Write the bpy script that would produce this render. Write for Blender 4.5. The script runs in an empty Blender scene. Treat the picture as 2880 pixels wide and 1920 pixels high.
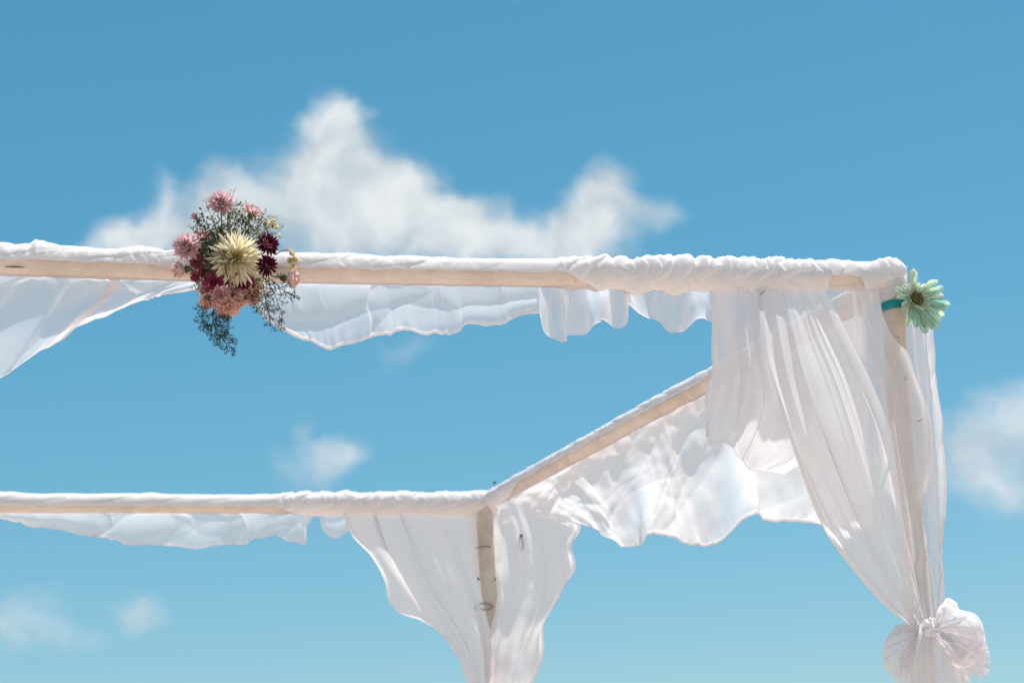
import bpy, math, random
import numpy as np
from mathutils import Vector, Matrix

random.seed(7)
rng = np.random.default_rng(11)
scene = bpy.context.scene
C = scene.collection

# ------------------------------------------------------------------ camera
F = 6000.0                      # focal length in photo pixels (2880 wide) = 75 mm
PITCH, ROLL = math.radians(14.3), math.radians(-2.5)
CAM = np.array([0.0, 0.0, 0.95])
_f = np.array([0, math.cos(PITCH), math.sin(PITCH)])
_r0 = np.array([1.0, 0, 0])
_u0 = np.array([0, -math.sin(PITCH), math.cos(PITCH)])
_r = _r0 * math.cos(ROLL) + _u0 * math.sin(ROLL)
_u = -_r0 * math.sin(ROLL) + _u0 * math.cos(ROLL)
cd = bpy.data.cameras.new('camera')
cam = bpy.data.objects.new('camera', cd)
C.objects.link(cam)
cam.matrix_world = Matrix([[_r[i], _u[i], -_f[i], CAM[i]] for i in range(3)] + [[0, 0, 0, 1]])
cd.sensor_width = 36
cd.lens = 36 * F / 2880
cd.clip_start = 0.1
cd.clip_end = 5000
cd.dof.use_dof = True
cd.dof.focus_distance = 5.75
cd.dof.aperture_fstop = 5.0
scene.camera = cam

# ------------------------------------------------------------------ light
SUN_EL = math.radians(73)
SUN_DIR = Vector((0.80, 0.60, 0)).normalized() * math.cos(SUN_EL) + Vector((0, 0, math.sin(SUN_EL)))
sl = bpy.data.lights.new('sun', 'SUN')
sl.energy = 5.0
sl.angle = math.radians(0.53)
sl.color = (1.0, 0.968, 0.92)
sun = bpy.data.objects.new('sun', sl)
C.objects.link(sun)
sun.rotation_euler = SUN_DIR.to_track_quat('Z', 'Y').to_euler()
sun.location = (0, 0, 30)

EXPOSURE = 0.45
world = bpy.data.worlds.new('World')
scene.world = world
world.use_nodes = True
scene.view_settings.view_transform = 'Standard'
scene.view_settings.look = 'None'
scene.view_settings.gamma = 1
scene.view_settings.use_curve_mapping = False
scene.view_settings.exposure = EXPOSURE
cy = scene.cycles
cy.use_denoising = True
cy.max_bounces = 10
cy.diffuse_bounces = 5
cy.transmission_bounces = 6
cy.transparent_max_bounces = 24


def ray(px, py):
    return _f + _r * ((px - 1440) / F) + _u * ((960 - py) / F)


class NB:
    """small node builder"""
    def __init__(self, tree):
        self.t = tree
        self.t.nodes.clear()

    def n(self, kind, **kw):
        o = self.t.nodes.new(kind)
        ins = kw.pop('ins', {})
        for k, v in kw.items():
            setattr(o, k, v)
        for k, v in ins.items():
            self.set(o.inputs[k], v)
        return o

    def set(self, sock, v):
        if isinstance(v, bpy.types.NodeSocket):
            self.t.links.new(v, sock)
        else:
            sock.default_value = v

    def m(self, op, a, b=None, c=None, clamp=False):
        o = self.t.nodes.new('ShaderNodeMath')
        o.operation = op
        o.use_clamp = clamp
        for i, v in enumerate((a, b, c)):
            if v is not None:
                self.set(o.inputs[i], v)
        return o.outputs[0]

    def v(self, op, a, b=None, out=0):
        o = self.t.nodes.new('ShaderNodeVectorMath')
        o.operation = op
        self.set(o.inputs[0], a)
        if b is not None:
            self.set(o.inputs[1], b)
        return o.outputs[out]

    def smooth(self, x, lo, hi, a=0.0, b=1.0):
        o = self.n('ShaderNodeMapRange', interpolation_type='SMOOTHSTEP')
        self.set(o.inputs[0], x)
        for i, q in enumerate((lo, hi, a, b)):
            o.inputs[i + 1].default_value = q
        return o.outputs[0]

    def mix(self, fac, a, b, blend='MIX'):
        o = self.n('ShaderNodeMix', data_type='RGBA', blend_type=blend)
        self.set(o.inputs[0], fac)
        self.set(o.inputs[6], a)
        self.set(o.inputs[7], b)
        return o.outputs[2]


# sky with soft cumulus, placed by compass direction (x/y, z/y of the direction)
def uv_of(px, py):
    d = ray(px, py)
    return d[0] / d[1], d[2] / d[1]


CLOUDS = [  # px, py, rx, ry, weight
    (930, 320, 75, 85, .8), (885, 430, 120, 120, .9), (975, 470, 170, 140, .9), (1030, 610, 240, 180, 1.1),
    (760, 590, 220, 160, 1.0), (500, 660, 190, 120, .9), (340, 700, 170, 85, .8), (1140, 505, 95, 75, .7),
    (1250, 660, 190, 120, .9), (1310, 600, 100, 90, .7), (1460, 700, 220, 90, .9), (1650, 660, 190, 105, .9),
    (1745, 545, 85, 85, .85), (1720, 620, 150, 100, .6), (1870, 620, 85, 60, .6), (620, 570, 90, 100, .5),
    (470, 570, 60, 80, .5), (1045, 340, 45, 25, .35),
    (1110, 985, 170, 65, .40), (900, 1290, 150, 75, .52), (885, 1170, 55, 60, .5), (985, 1270, 75, 60, .45),
    (400, 1690, 100, 60, .68), (60, 1750, 115, 115, .62), (240, 1785, 110, 45, .45),
    (2850, 1240, 175, 185, .92), (2710, 1290, 110, 90, .6), (2800, 1420, 190, 90, .4), (1490, 0, 90, 18, .4),
]
W = NB(world.node_tree)
tc = W.n('ShaderNodeTexCoord')
direc = tc.outputs['Generated']
sep = W.n('ShaderNodeSeparateXYZ', ins={0: direc})
dy = W.m('MAXIMUM', sep.outputs[1], 0.02)
uu = W.m('DIVIDE', sep.outputs[0], dy)
vv = W.m('DIVIDE', sep.outputs[2], dy)
uv = W.n('ShaderNodeCombineXYZ', ins={0: uu, 1: vv}).outputs[0]
nz1 = W.n('ShaderNodeTexNoise', ins={'Vector': uv, 'Scale': 17.0, 'Detail': 4.0, 'Roughness': .55})
warp = W.v('MULTIPLY', W.v('SUBTRACT', nz1.outputs['Color'], (.5, .5, .5)), (.05, .05, 0))
uvw = W.v('ADD', uv, warp)
field = None
for (px, py, rx, ry, w) in CLOUDS:
    u0, v0 = uv_of(px, py)
    d = W.v('MULTIPLY', W.v('SUBTRACT', uvw, (u0, v0, 0)), (F / rx, F / ry, 0))
    ln = W.v('LENGTH', d, out=1)
    b = W.smooth(ln, 0.0, 1.55, w, 0.0)
    field = b if field is None else W.m('ADD', field, b)
nz2 = W.n('ShaderNodeTexNoise', ins={'Vector': uvw, 'Scale': 30.0, 'Detail': 6.0, 'Roughness': .55})
nz3 = W.n('ShaderNodeTexNoise', ins={'Vector': uvw, 'Scale': 12.0, 'Detail': 3.0, 'Roughness': .5})
field = W.m('ADD', field, W.m('MULTIPLY', W.m('SUBTRACT', nz2.outputs['Fac'], .5), .85))
field = W.m('ADD', field, W.m('MULTIPLY', W.m('SUBTRACT', nz3.outputs['Fac'], .5), .35))
dens = W.smooth(field, .12, 1.32)
dens = W.m('MULTIPLY', dens, W.smooth(sep.outputs[1], .05, .3))
# scattered clouds over the rest of the sky, away from this stretch of it
zz = W.m('MAXIMUM', W.m('ADD', sep.outputs[2], .12), .05)
pl = W.n('ShaderNodeCombineXYZ', ins={0: W.m('DIVIDE', sep.outputs[0], zz), 1: W.m('DIVIDE', sep.outputs[1], zz)}).outputs[0]
nz4 = W.n('ShaderNodeTexNoise', ins={'Vector': pl, 'Scale': 1.7, 'Detail': 6.0, 'Roughness': .55})
uc, vc = uv_of(1440, 960)
away = W.smooth(W.v('LENGTH', W.v('SUBTRACT', direc, tuple(ray(1440, 960) / np.linalg.norm(ray(1440, 960)))), out=1), .33, .6)
far = W.m('MULTIPLY', W.smooth(nz4.outputs['Fac'], .56, .72), away)
far = W.m('MULTIPLY', far, W.smooth(sep.outputs[2], .03, .2))
dens = W.m('MAXIMUM', dens, W.m('MULTIPLY', far, .8))
sky = W.n('ShaderNodeTexSky', sky_type='NISHITA')
sky.sun_disc = False
sky.sun_elevation = SUN_EL
sky.sun_rotation = math.atan2(SUN_DIR.x, SUN_DIR.y)
sky.air_density = 1.0
sky.dust_density = 0.2
sky.ozone_density = 1.0
# tropical tint: a per-channel tone curve over the physical sky (less spread from zenith to horizon, less violet)
sr = W.n('ShaderNodeSeparateColor', ins={0: sky.outputs[0]})
gn = 10.0 * 2 ** -EXPOSURE
chan = [W.m('MULTIPLY', W.m('POWER', W.m('MULTIPLY', sr.outputs[i], .1), g_), k_ * gn) for i, (g_, k_) in enumerate(((1.38, .97), (.80, .902), (.79, .975)))]
tint = W.n('ShaderNodeCombineColor', ins={0: chan[0], 1: chan[1], 2: chan[2]}).outputs[0]
cloudcol = W.mix(W.smooth(nz2.outputs['Fac'], .3, .7), (4.2, 4.65, 5.0, 1), (6.5, 6.65, 6.65, 1))
col = W.mix(W.m('MULTIPLY', dens, .90), tint, cloudcol)
bg = W.n('ShaderNodeBackground', ins={'Color': col, 'Strength': .10})
wo = W.n('ShaderNodeOutputWorld', ins={'Surface': bg.outputs[0]})

# ------------------------------------------------------------------ planes: where things stand
FC = np.array([0, 0, 0.0])


def hit(px, py, p0, n):
    d = ray(px, py)
    t = np.dot(p0 - CAM, n) / np.dot(d, n)
    return CAM + d * t


YAW = math.radians(13.6)
d0 = ray(2520, 784)
FRONT0 = CAM + d0 * (5.85 / d0[1])
d1 = ray(1372, 1412)
BACK0 = CAM + d1 * (9.35 / d1[1])
N_F = np.array([math.sin(YAW), -math.cos(YAW), 0])      # toward the camera
E_F = np.array([math.cos(YAW), math.sin(YAW), 0])
_e = BACK0 - FRONT0
_e[2] = 0
E_S = _e / np.linalg.norm(_e)
N_S = np.array([-E_S[1], E_S[0], 0])
if np.dot(N_S, CAM - FRONT0) < 0:
    N_S = -N_S
PL = {'front': (FRONT0, N_F), 'back': (BACK0, N_F), 'side': (FRONT0, N_S)}


def P(px, py, off=0.0, plane='front'):
    p0, n = PL[plane]
    return hit(px, py, p0 + n * off, n)


def mpp(p):
    """metres per photo pixel at point p"""
    return np.dot(p - CAM, _f) / F


# ------------------------------------------------------------------ helpers
def perlin(x, y, seed=0):
    x = np.asarray(x, float)
    y = np.asarray(y, float)
    x, y = np.broadcast_arrays(x, y)
    g = np.random.default_rng(seed)
    perm = g.permutation(256)
    ang = g.uniform(0, 2 * np.pi, 256)
    gx, gy = np.cos(ang), np.sin(ang)
    xi = np.floor(x).astype(int)
    yi = np.floor(y).astype(int)
    xf, yf = x - xi, y - yi
    s = lambda t: t * t * t * (t * (t * 6 - 15) + 10)

    def gr(ix, iy, fx, fy):
        h = perm[(perm[ix & 255] + iy) & 255]
        return gx[h] * fx + gy[h] * fy
    a = gr(xi, yi, xf, yf)
    b = gr(xi + 1, yi, xf - 1, yf)
    c = gr(xi, yi + 1, xf, yf - 1)
    d = gr(xi + 1, yi + 1, xf - 1, yf - 1)
    u, v = s(xf), s(yf)
    return (a + (b - a) * u) * (1 - v) + (c + (d - c) * u) * v


def fbm(x, y, seed=0, octv=3):
    t, a = 0, 1.0
    for i in range(octv):
        t = t + a * perlin(x * 2 ** i, y * 2 ** i, seed + i)
        a *= .5
    return t


def ridge(x, y, seed=0, p=2.0):
    n = np.abs(perlin(x, y, seed))
    return np.clip(1 - n * 2.6, 0, 1) ** p


def catmull(pts, ts, t):
    """interpolate points pts (n,3) at knots ts to params t with a monotone-ish cubic"""
    pts = np.asarray(pts, float)
    ts = np.asarray(ts, float)
    n = len(pts)
    if n == 2:
        k = ((t - ts[0]) / (ts[1] - ts[0]))[:, None]
        return pts[0] * (1 - k) + pts[1] * k
    m = np.zeros_like(pts)
    for i in range(1, n - 1):
        d_a = (pts[i] - pts[i - 1]) / (ts[i] - ts[i - 1])
        d_b = (pts[i + 1] - pts[i]) / (ts[i + 1] - ts[i])
        wa, wb = ts[i + 1] - ts[i], ts[i] - ts[i - 1]
        m[i] = (d_a * wa + d_b * wb) / (wa + wb)
    m[0] = (pts[1] - pts[0]) / (ts[1] - ts[0])
    m[-1] = (pts[-1] - pts[-2]) / (ts[-1] - ts[-2])
    i = np.clip(np.searchsorted(ts, t, side='right') - 1, 0, n - 2)
    h = (ts[i + 1] - ts[i])
    k = (t - ts[i]) / h
    k2, k3 = k * k, k * k * k
    e = lambda a: a[:, None]
    return e(2 * k3 - 3 * k2 + 1) * pts[i] + e((k3 - 2 * k2 + k) * h) * m[i] + e(-2 * k3 + 3 * k2) * pts[i + 1] + e((k3 - k2) * h) * m[i + 1]


def resample(pts, n):
    pts = np.asarray(pts, float)
    d = np.r_[0, np.cumsum(np.linalg.norm(np.diff(pts, axis=0), axis=1))]
    return catmull(pts, d, np.linspace(0, d[-1], n))


def link(name, me, parent=None, smooth=True):
    o = bpy.data.objects.new(name, me)
    C.objects.link(o)
    if parent is not None:
        o.parent = parent
    return o


def mesh_obj(name, verts, faces, mat, parent=None, smooth=True, mats=None, fm=None):
    me = bpy.data.meshes.new(name)
    me.from_pydata([tuple(map(float, v)) for v in verts], [], faces)
    for m_ in (mats or [mat]):
        me.materials.append(m_)
    if fm is not None:
        me.polygons.foreach_set('material_index', np.asarray(fm, dtype=np.int32))
    if smooth:
        me.polygons.foreach_set('use_smooth', np.ones(len(me.polygons), dtype=bool))
    me.update()
    o = link(name, me)
    if parent is not None:
        o.parent = parent
        o.matrix_parent_inverse = parent.matrix_world.inverted() if parent.type != 'EMPTY' else Matrix.Translation(-parent.location)
    return o


def grid_faces(nu, nv, wrap_u=False, base=0):
    fs = []
    for i in range(nu if wrap_u else nu - 1):
        a0, b0 = base + i * nv, base + ((i + 1) % nu) * nv
        for j in range(nv - 1):
            fs.append((a0 + j, a0 + j + 1, b0 + j + 1, b0 + j))
    return fs


def empty(name, loc):
    o = bpy.data.objects.new(name, None)
    C.objects.link(o)
    o.location = tuple(map(float, loc))
    o.empty_display_size = .1
    return o


def tag(o, label=None, cat=None, group=None, kind=None):
    if label:
        o['label'] = label
    if cat:
        o['category'] = cat
    if group:
        o['group'] = group
    if kind:
        o['kind'] = kind
    return o


class MB:
    def __init__(self):
        self.v, self.f, self.k = [], [], []

    def add(self, verts, faces, k=0):
        b = len(self.v)
        self.v += [tuple(map(float, q)) for q in verts]
        self.f += [tuple(i + b for i in q) for q in faces]
        self.k += [k] * len(faces)

    def tube(self, pts, rad, seg=6, k=0, cap=True):
        pts = np.asarray(pts, float)
        n = len(pts)
        rad = np.broadcast_to(np.asarray(rad, float), (n,))
        tn = np.gradient(pts, axis=0)
        tn /= np.linalg.norm(tn, axis=1)[:, None] + 1e-12
        ref = np.array([0, 0, 1.0]) if abs(tn[0][2]) < .9 else np.array([1.0, 0, 0])
        vs = []
        for i in range(n):
            s = np.cross(tn[i], ref)
            s /= np.linalg.norm(s) + 1e-12
            q = np.cross(s, tn[i])
            for j in range(seg):
                a = 2 * math.pi * j / seg
                vs.append(pts[i] + rad[i] * (math.cos(a) * s + math.sin(a) * q))
        fs = []
        for i in range(n - 1):
            for j in range(seg):
                fs.append((i * seg + j, i * seg + (j + 1) % seg, (i + 1) * seg + (j + 1) % seg, (i + 1) * seg + j))
        if cap:
            fs.append(tuple(range(seg))[::-1])
            fs.append(tuple((n - 1) * seg + j for j in range(seg)))
        self.add(vs, fs, k)

    def ball(self, c, r, k=0, sub=0, squash=(1, 1, 1)):
        t = (1 + 5 ** .5) / 2
        vs = np.array([(-1, t, 0), (1, t, 0), (-1, -t, 0), (1, -t, 0), (0, -1, t), (0, 1, t), (0, -1, -t), (0, 1, -t), (t, 0, -1), (t, 0, 1), (-t, 0, -1), (-t, 0, 1)])
        vs = vs / np.linalg.norm(vs[0])
        fs = [(0, 11, 5), (0, 5, 1), (0, 1, 7), (0, 7, 10), (0, 10, 11), (1, 5, 9), (5, 11, 4), (11, 10, 2), (10, 7, 6), (7, 1, 8), (3, 9, 4), (3, 4, 2), (3, 2, 6), (3, 6, 8), (3, 8, 9), (4, 9, 5), (2, 4, 11), (6, 2, 10), (8, 6, 7), (9, 8, 1)]
        self.add(np.asarray(c) + vs * r * np.asarray(squash), fs, k)

    def build(self, name, mat, parent=None, mats=None, smooth=True):
        return mesh_obj(name, self.v, self.f, mat, parent, smooth, mats, self.k if mats else None)


# ------------------------------------------------------------------ materials
def material(name):
    m = bpy.data.materials.new(name)
    m.use_nodes = True
    return m, NB(m.node_tree)


def chiffon(name, t0, col=(.905, .866, .874, 1), trans=.52, weave=.06):
    """sheer woven cloth: threads scatter, gaps let light straight through; denser seen aslant"""
    m, b = material(name)
    geo = b.n('ShaderNodeNewGeometry')
    cosv = b.m('MAXIMUM', b.m('ABSOLUTE', b.v('DOT_PRODUCT', geo.outputs['Normal'], geo.outputs['Incoming'], out=1)), .12)
    nz = b.n('ShaderNodeTexNoise', ins={'Vector': geo.outputs['Position'], 'Scale': 55.0, 'Detail': 3.0})
    T = b.m('POWER', t0, b.m('DIVIDE', 1.0, cosv))
    T = b.m('MULTIPLY', T, b.m('ADD', 1 - weave, b.m('MULTIPLY', nz.outputs['Fac'], 2 * weave)))
    bump_n = b.n('ShaderNodeTexNoise', ins={'Vector': geo.outputs['Position'], 'Scale': 120.0, 'Detail': 3.0, 'Roughness': .6})
    bp = b.n('ShaderNodeBump', ins={'Strength': .08, 'Distance': .003, 'Height': bump_n.outputs['Fac']})
    di = b.n('ShaderNodeBsdfDiffuse', ins={'Color': col, 'Normal': bp.outputs[0]})
    tl = b.n('ShaderNodeBsdfTranslucent', ins={'Color': col, 'Normal': bp.outputs[0]})
    mx = b.n('ShaderNodeMixShader', ins={0: trans, 1: di.outputs[0], 2: tl.outputs[0]})
    tr = b.n('ShaderNodeBsdfTransparent', ins={'Color': (1, .985, .98, 1)})
    mo = b.n('ShaderNodeMixShader', ins={0: T, 1: mx.outputs[0], 2: tr.outputs[0]})
    b.n('ShaderNodeOutputMaterial', ins={0: mo.outputs[0]})
    return m


M_SHEER = chiffon('sheer_cloth', .41)
M_CURT = chiffon('curtain_cloth', .19)
M_FARC = chiffon('far_curtain_cloth', .13)
M_THIN = chiffon('thin_cloth', .46)
M_WRAP = chiffon('wrap_cloth', .12, trans=.28)
M_HEM = chiffon('hem_cloth', .30)


def solid(name, col, rough=.6, var=.12, scale=40, bump=.1, col2=None, trans=0, dist=.002, spec=.3, stretch=None):
    m, b = material(name)
    tc_ = b.n('ShaderNodeTexCoord')
    vec = tc_.outputs['Object']
    if stretch:
        vec = b.v('MULTIPLY', vec, stretch)
    nz = b.n('ShaderNodeTexNoise', ins={'Vector': vec, 'Scale': scale, 'Detail': 5.0, 'Roughness': .6})
    c2 = col2 or tuple(c * (1 - var * 2) for c in col[:3])
    cc = b.mix(b.smooth(nz.outputs['Fac'], .35, .7), (*col[:3], 1), (*c2[:3], 1))
    bp = b.n('ShaderNodeBump', ins={'Strength': bump, 'Distance': dist, 'Height': nz.outputs['Fac']})
    pr = b.n('ShaderNodeBsdfPrincipled', ins={'Base Color': cc, 'Roughness': rough, 'Normal': bp.outputs[0], 'Specular IOR Level': spec})
    out = pr.outputs[0]
    if trans:
        tl = b.n('ShaderNodeBsdfTranslucent', ins={'Color': cc})
        out = b.n('ShaderNodeMixShader', ins={0: trans, 1: out, 2: tl.outputs[0]}).outputs[0]
    b.n('ShaderNodeOutputMaterial', ins={0: out})
    return m


# cream painted bamboo: paint with faint rubbed streaks and knots
def pole_paint(name, yaw, upright=False, c0=(.69, .585, .525, 1), c1=(.58, .475, .415, 1)):
    m, b = material(name)
    tc_ = b.n('ShaderNodeTexCoord')
    rot = b.n('ShaderNodeVectorRotate', rotation_type='Z_AXIS', ins={0: tc_.outputs['Object'], 'Angle': -yaw})
    vec = b.v('MULTIPLY', rot.outputs[0], (1, 1, .05) if upright else (.05, 1, 1))
    grain = b.n('ShaderNodeTexNoise', ins={'Vector': vec, 'Scale': 150.0, 'Detail': 4.0, 'Roughness': .6})
    worn = b.n('ShaderNodeTexNoise', ins={'Vector': tc_.outputs['Object'], 'Scale': 9.0, 'Detail': 5.0, 'Roughness': .65})
    fleck = b.n('ShaderNodeTexNoise', ins={'Vector': b.v('MULTIPLY', tc_.outputs['Object'], (1, 1, 1)), 'Scale': 70.0, 'Detail': 2.0})
    cc = b.mix(b.smooth(worn.outputs['Fac'], .38, .68), c0, c1)
    cc = b.mix(b.m('MULTIPLY', b.smooth(grain.outputs['Fac'], .50, .72), .35), cc, (.42, .32, .25, 1))
    cc = b.mix(b.m('MULTIPLY', b.smooth(fleck.outputs['Fac'], .70, .76), .7), cc, (.22, .15, .11, 1))
    bp = b.n('ShaderNodeBump', ins={'Strength': .35, 'Distance': .002, 'Height': grain.outputs['Fac']})
    pr = b.n('ShaderNodeBsdfPrincipled', ins={'Base Color': cc, 'Roughness': .5, 'Normal': bp.outputs[0], 'Specular IOR Level': .3})
    b.n('ShaderNodeOutputMaterial', ins={0: pr.outputs[0]})
    return m


M_POLE = pole_paint('cream_paint', YAW)
M_POLE_S = pole_paint('cream_paint_side', math.atan2(E_S[1], E_S[0]))
M_POLE_V = pole_paint('cream_paint_post', 0, True, (.66, .56, .47, 1), (.54, .44, .36, 1))
M_NAIL = solid('dark_iron', (.05, .045, .045), .5)
M_WIRE = solid('rusty_wire', (.22, .15, .10), .5)
M_SAND = solid('sand', (.54, .435, .36), .95, col2=(.46, .37, .30), scale=3, bump=.6, dist=.05, spec=.1)

# ------------------------------------------------------------------ ground
xs = np.concatenate([-np.geomspace(3000, 3, 24), np.linspace(-2.5, 2.5, 12), np.geomspace(3, 3000, 24)])
gx, gy = np.meshgrid(xs, xs + 6, indexing='ij')
near = np.exp(-((gx / 60) ** 2 + ((gy - 6) / 60) ** 2))
gz = (.06 * perlin(gx * .7, gy * .7, 3) + .12 * perlin(gx * .15, gy * .15, 4)) * near - .05 * (1 - near)
verts = np.stack([gx, gy, gz], -1).reshape(-1, 3)
gr = mesh_obj('beach_sand', verts, grid_faces(60, 60), M_SAND)
tag(gr, 'pale beach sand the canopy stands on', kind='structure')

# ------------------------------------------------------------------ canopy frame
base = P(2561, 1500)
frame = empty('wedding_canopy', (base[0], base[1], 0))
tag(frame, 'wedding canopy frame of cream painted wooden poles on the sand', 'canopy frame')


def taper_pole(name, pts, r0, r1, n=60, seg=28, knots=(), mat=M_POLE, lab=None):
    q = resample(pts, n)
    t = np.linspace(0, 1, n)
    r = r0 + (r1 - r0) * t
    r = r * (1 + .025 * perlin(t * 6, 0 * t, len(name) + int(r0 * 1e4)))
    for k in knots:
        r = r + .0022 * np.exp(-((t - k) / .006) ** 2)
    mb = MB()
    mb.tube(q, r, seg)
    o = mb.build(name, mat, frame)
    if lab:
        o['label'] = lab
    return o


AX_F = [(-760, 715), (-300, 727), (0, 735), (480, 751), (830, 758), (1440, 770), (2290, 780), (2536, 783)]
ax_front = np.array([P(x, y, 0, 'front') for x, y in AX_F])
AX_B = [(-560, 1420), (0, 1418), (860, 1419), (1300, 1416), (1400, 1413)]
ax_back = np.array([P(x, y, 0, 'back') for x, y in AX_B])
AX_S = [(2500, 797), (2000, 1068), (1832, 1156), (1655, 1254), (1500, 1338), (1385, 1402)]
ax_side = np.array([P(x, y, 0, 'side') for x, y in AX_S])
taper_pole('beam', ax_front, .032, .0305, 90, knots=(.2, .45, .7), lab='front beam with rubbed bare underside')
taper_pole('beam', ax_back, .034, .031, 70, knots=(.3, .6), lab='far beam, slightly out of focus')
taper_pole('beam', ax_side, .031, .031, 60, knots=(.4,), mat=M_POLE_S, lab='slanting side beam joining front and far corners')
lf, lb = P(-700, 716, 0, 'front'), P(-520, 1420, 0, 'back')
taper_pole('beam', [lf + [0, 0, -.01], lb + [0, 0, -.01]], .031, .031, 30)


def post(name, pxs, plane, r0, r1, lab):
    pts = [P(x, y, 0, plane) for x, y in pxs]
    d = pts[-1] - pts[-2]
    k = (pts[-1][2] + .12) / -d[2]
    pts.append(pts[-1] + d * k * .5)
    pts.append(pts[-2] + d * k)
    return taper_pole(name, pts, r0, r1, 70, knots=(.045, .16, .3), lab=lab, mat=M_POLE_V), pts


post_f, pf = post('post', [(2509, 764), (2516, 900), (2521, 1021), (2561, 1500), (2584, 1750)], 'front', .031, .043, 'near corner post showing through the sheer curtain')
post_b, pb = post('post', [(1361, 1400), (1366, 1500), (1378, 1741), (1390, 1920)], 'back', .034, .044, 'far corner post')
for q in (lf, lb):
    mb = MB()
    mb.tube([q + [0, 0, .02], [q[0], q[1], 1.5], [q[0], q[1], -.1]], [.031, .036, .04], 24)
    mb.build('post', M_POLE_V, frame)


def nail(px, py, off, plane, rpx, parent=None):
    p = P(px, py, off, plane)
    r = rpx * mpp(p)
    n = PL[plane][1]
    mb = MB()
    mb.tube([p - n * .02, p + n * .001, p + n * .004, p + n * .006], [r * .4, r * .5, r, r * .7], 10)
    return mb.build('nail', M_NAIL, frame)


nail(2318, 774, .031, 'front', 5.5)
nail(2533, 976, .024, 'front', 4.5)
nail(2543, 1065, .026, 'front', 7)
nail(1343, 1628, .02, 'back', 5)
nail(1391, 1628, .02, 'back', 4)
nail(1391, 1357, .0, 'back', 4)


def wire(pts, plane, rpx=1.3):
    q = [P(x, y, o, plane) for x, y, o in pts]
    mb = MB()
    mb.tube(resample(q, 24), rpx * mpp(q[0]), 5)
    return mb.build('wire_tie', M_WIRE, frame)


wire([(2524, 947, .032), (2538, 947, .028), (2549, 949, .006), (2548, 946, -.02)], 'front')
wire([(2139, 830, .05), (2143, 823, .05), (2150, 816, .046)], 'front', 1.5)
wire([(2578, 1186, .07), (2585, 1183, .075), (2592, 1179, .075)], 'front', 1.2)
wire([(1338, 1541, .03), (1352, 1537, .042), (1370, 1536, .042), (1386, 1540, .02)], 'back', 1.5)
wire([(1334, 1707, .03), (1345, 1699, .045), (1375, 1698, .05), (1387, 1704, .05), (1378, 1711, .05), (1350, 1712, .05), (1334, 1708, .045)], 'back', 1.6)
wire([(1466, 1503, .06), (1461, 1515, .06), (1459, 1535, .06), (1463, 1550, .06), (1469, 1545, .06), (1471, 1525, .06), (1467, 1505, .06)], 'back', 1.5)
mbk = MB()
q = P(1466, 1505, .06, 'back')
mbk.ball(q, 5 * mpp(q))
mbk.build('nail', M_NAIL, frame)
q0 = [P(x, y, .03, 'front') for x, y in ((12, 750.5), (40, 750.5), (75, 751.5))]
mbk = MB()
mbk.tube(resample(q0, 12), np.array([.1, .9, 1, 1.2, 1.4, 1.4, 1.3, 1.2, 1, .8, .4, .1]) * 1.5 * mpp(q0[0]), 6)
mbk.build('crack', M_NAIL, frame)

# ------------------------------------------------------------------ cloth
def surface(cols, plane, nu, nv, us=None):
    """columns of (px, py, off[, plane]) top to bottom -> grid of points (nu, nv, 3)"""
    pts = []
    for c in cols:
        pts.append(resample([P(q[0], q[1], q[2], q[3] if len(q) > 3 else plane) for q in c], nv))
    pts = np.array(pts)                                         # ncol, nv, 3
    if us is None:
        mid = pts.mean(axis=1)
        w = np.linalg.norm(np.diff(pts, axis=0), axis=2).mean(axis=1)
        us = np.r_[0, np.cumsum(np.maximum(w, 1e-4))]
    us = np.asarray(us, float) / us[-1]
    u = np.linspace(0, 1, nu)
    flat = pts.reshape(len(cols), -1)
    return catmull(flat, us, u).reshape(nu, nv, 3)


def normals(G):
    du = np.gradient(G, axis=0)
    dv = np.gradient(G, axis=1)
    n = np.cross(du, dv)
    l = np.linalg.norm(n, axis=2)[..., None]
    n = n / np.maximum(l, 1e-9)
    s = np.sign(np.sum(n * (CAM - G), axis=2))[..., None]
    flip = 1.0 if s.mean() >= 0 else -1.0
    return n * flip


def ss(x, a, b):
    k = np.clip((x - a) / (b - a), 0, 1)
    return k * k * (3 - 2 * k)


def lengths(G):
    lu = np.linalg.norm(np.diff(G, axis=0), axis=2).sum(axis=0).mean()
    lv = np.linalg.norm(np.diff(G, axis=1), axis=2).sum(axis=1).mean()
    return lu, lv


def pleat(U, V, n, seed, drift=.35, sharp=1.0):
    """folds running down the cloth: an uneven 1-D wave in U that drifts along V"""
    ph = U * n + drift * perlin(V * 1.7, U * 2.0 + 5, seed) + .35 * perlin(U * n * .5, V * .6, seed + 1)
    w = perlin(ph, .25 * V + 3.3, seed + 2) * 1.5 + .5 * perlin(ph * 2.1, .4 * V, seed + 3)
    return np.tanh(w * sharp)


def cloth(name, G, mat, parent=None):
    nu, nv = G.shape[:2]
    return mesh_obj(name, G.reshape(-1, 3), grid_faces(nu, nv), mat, parent)


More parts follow.
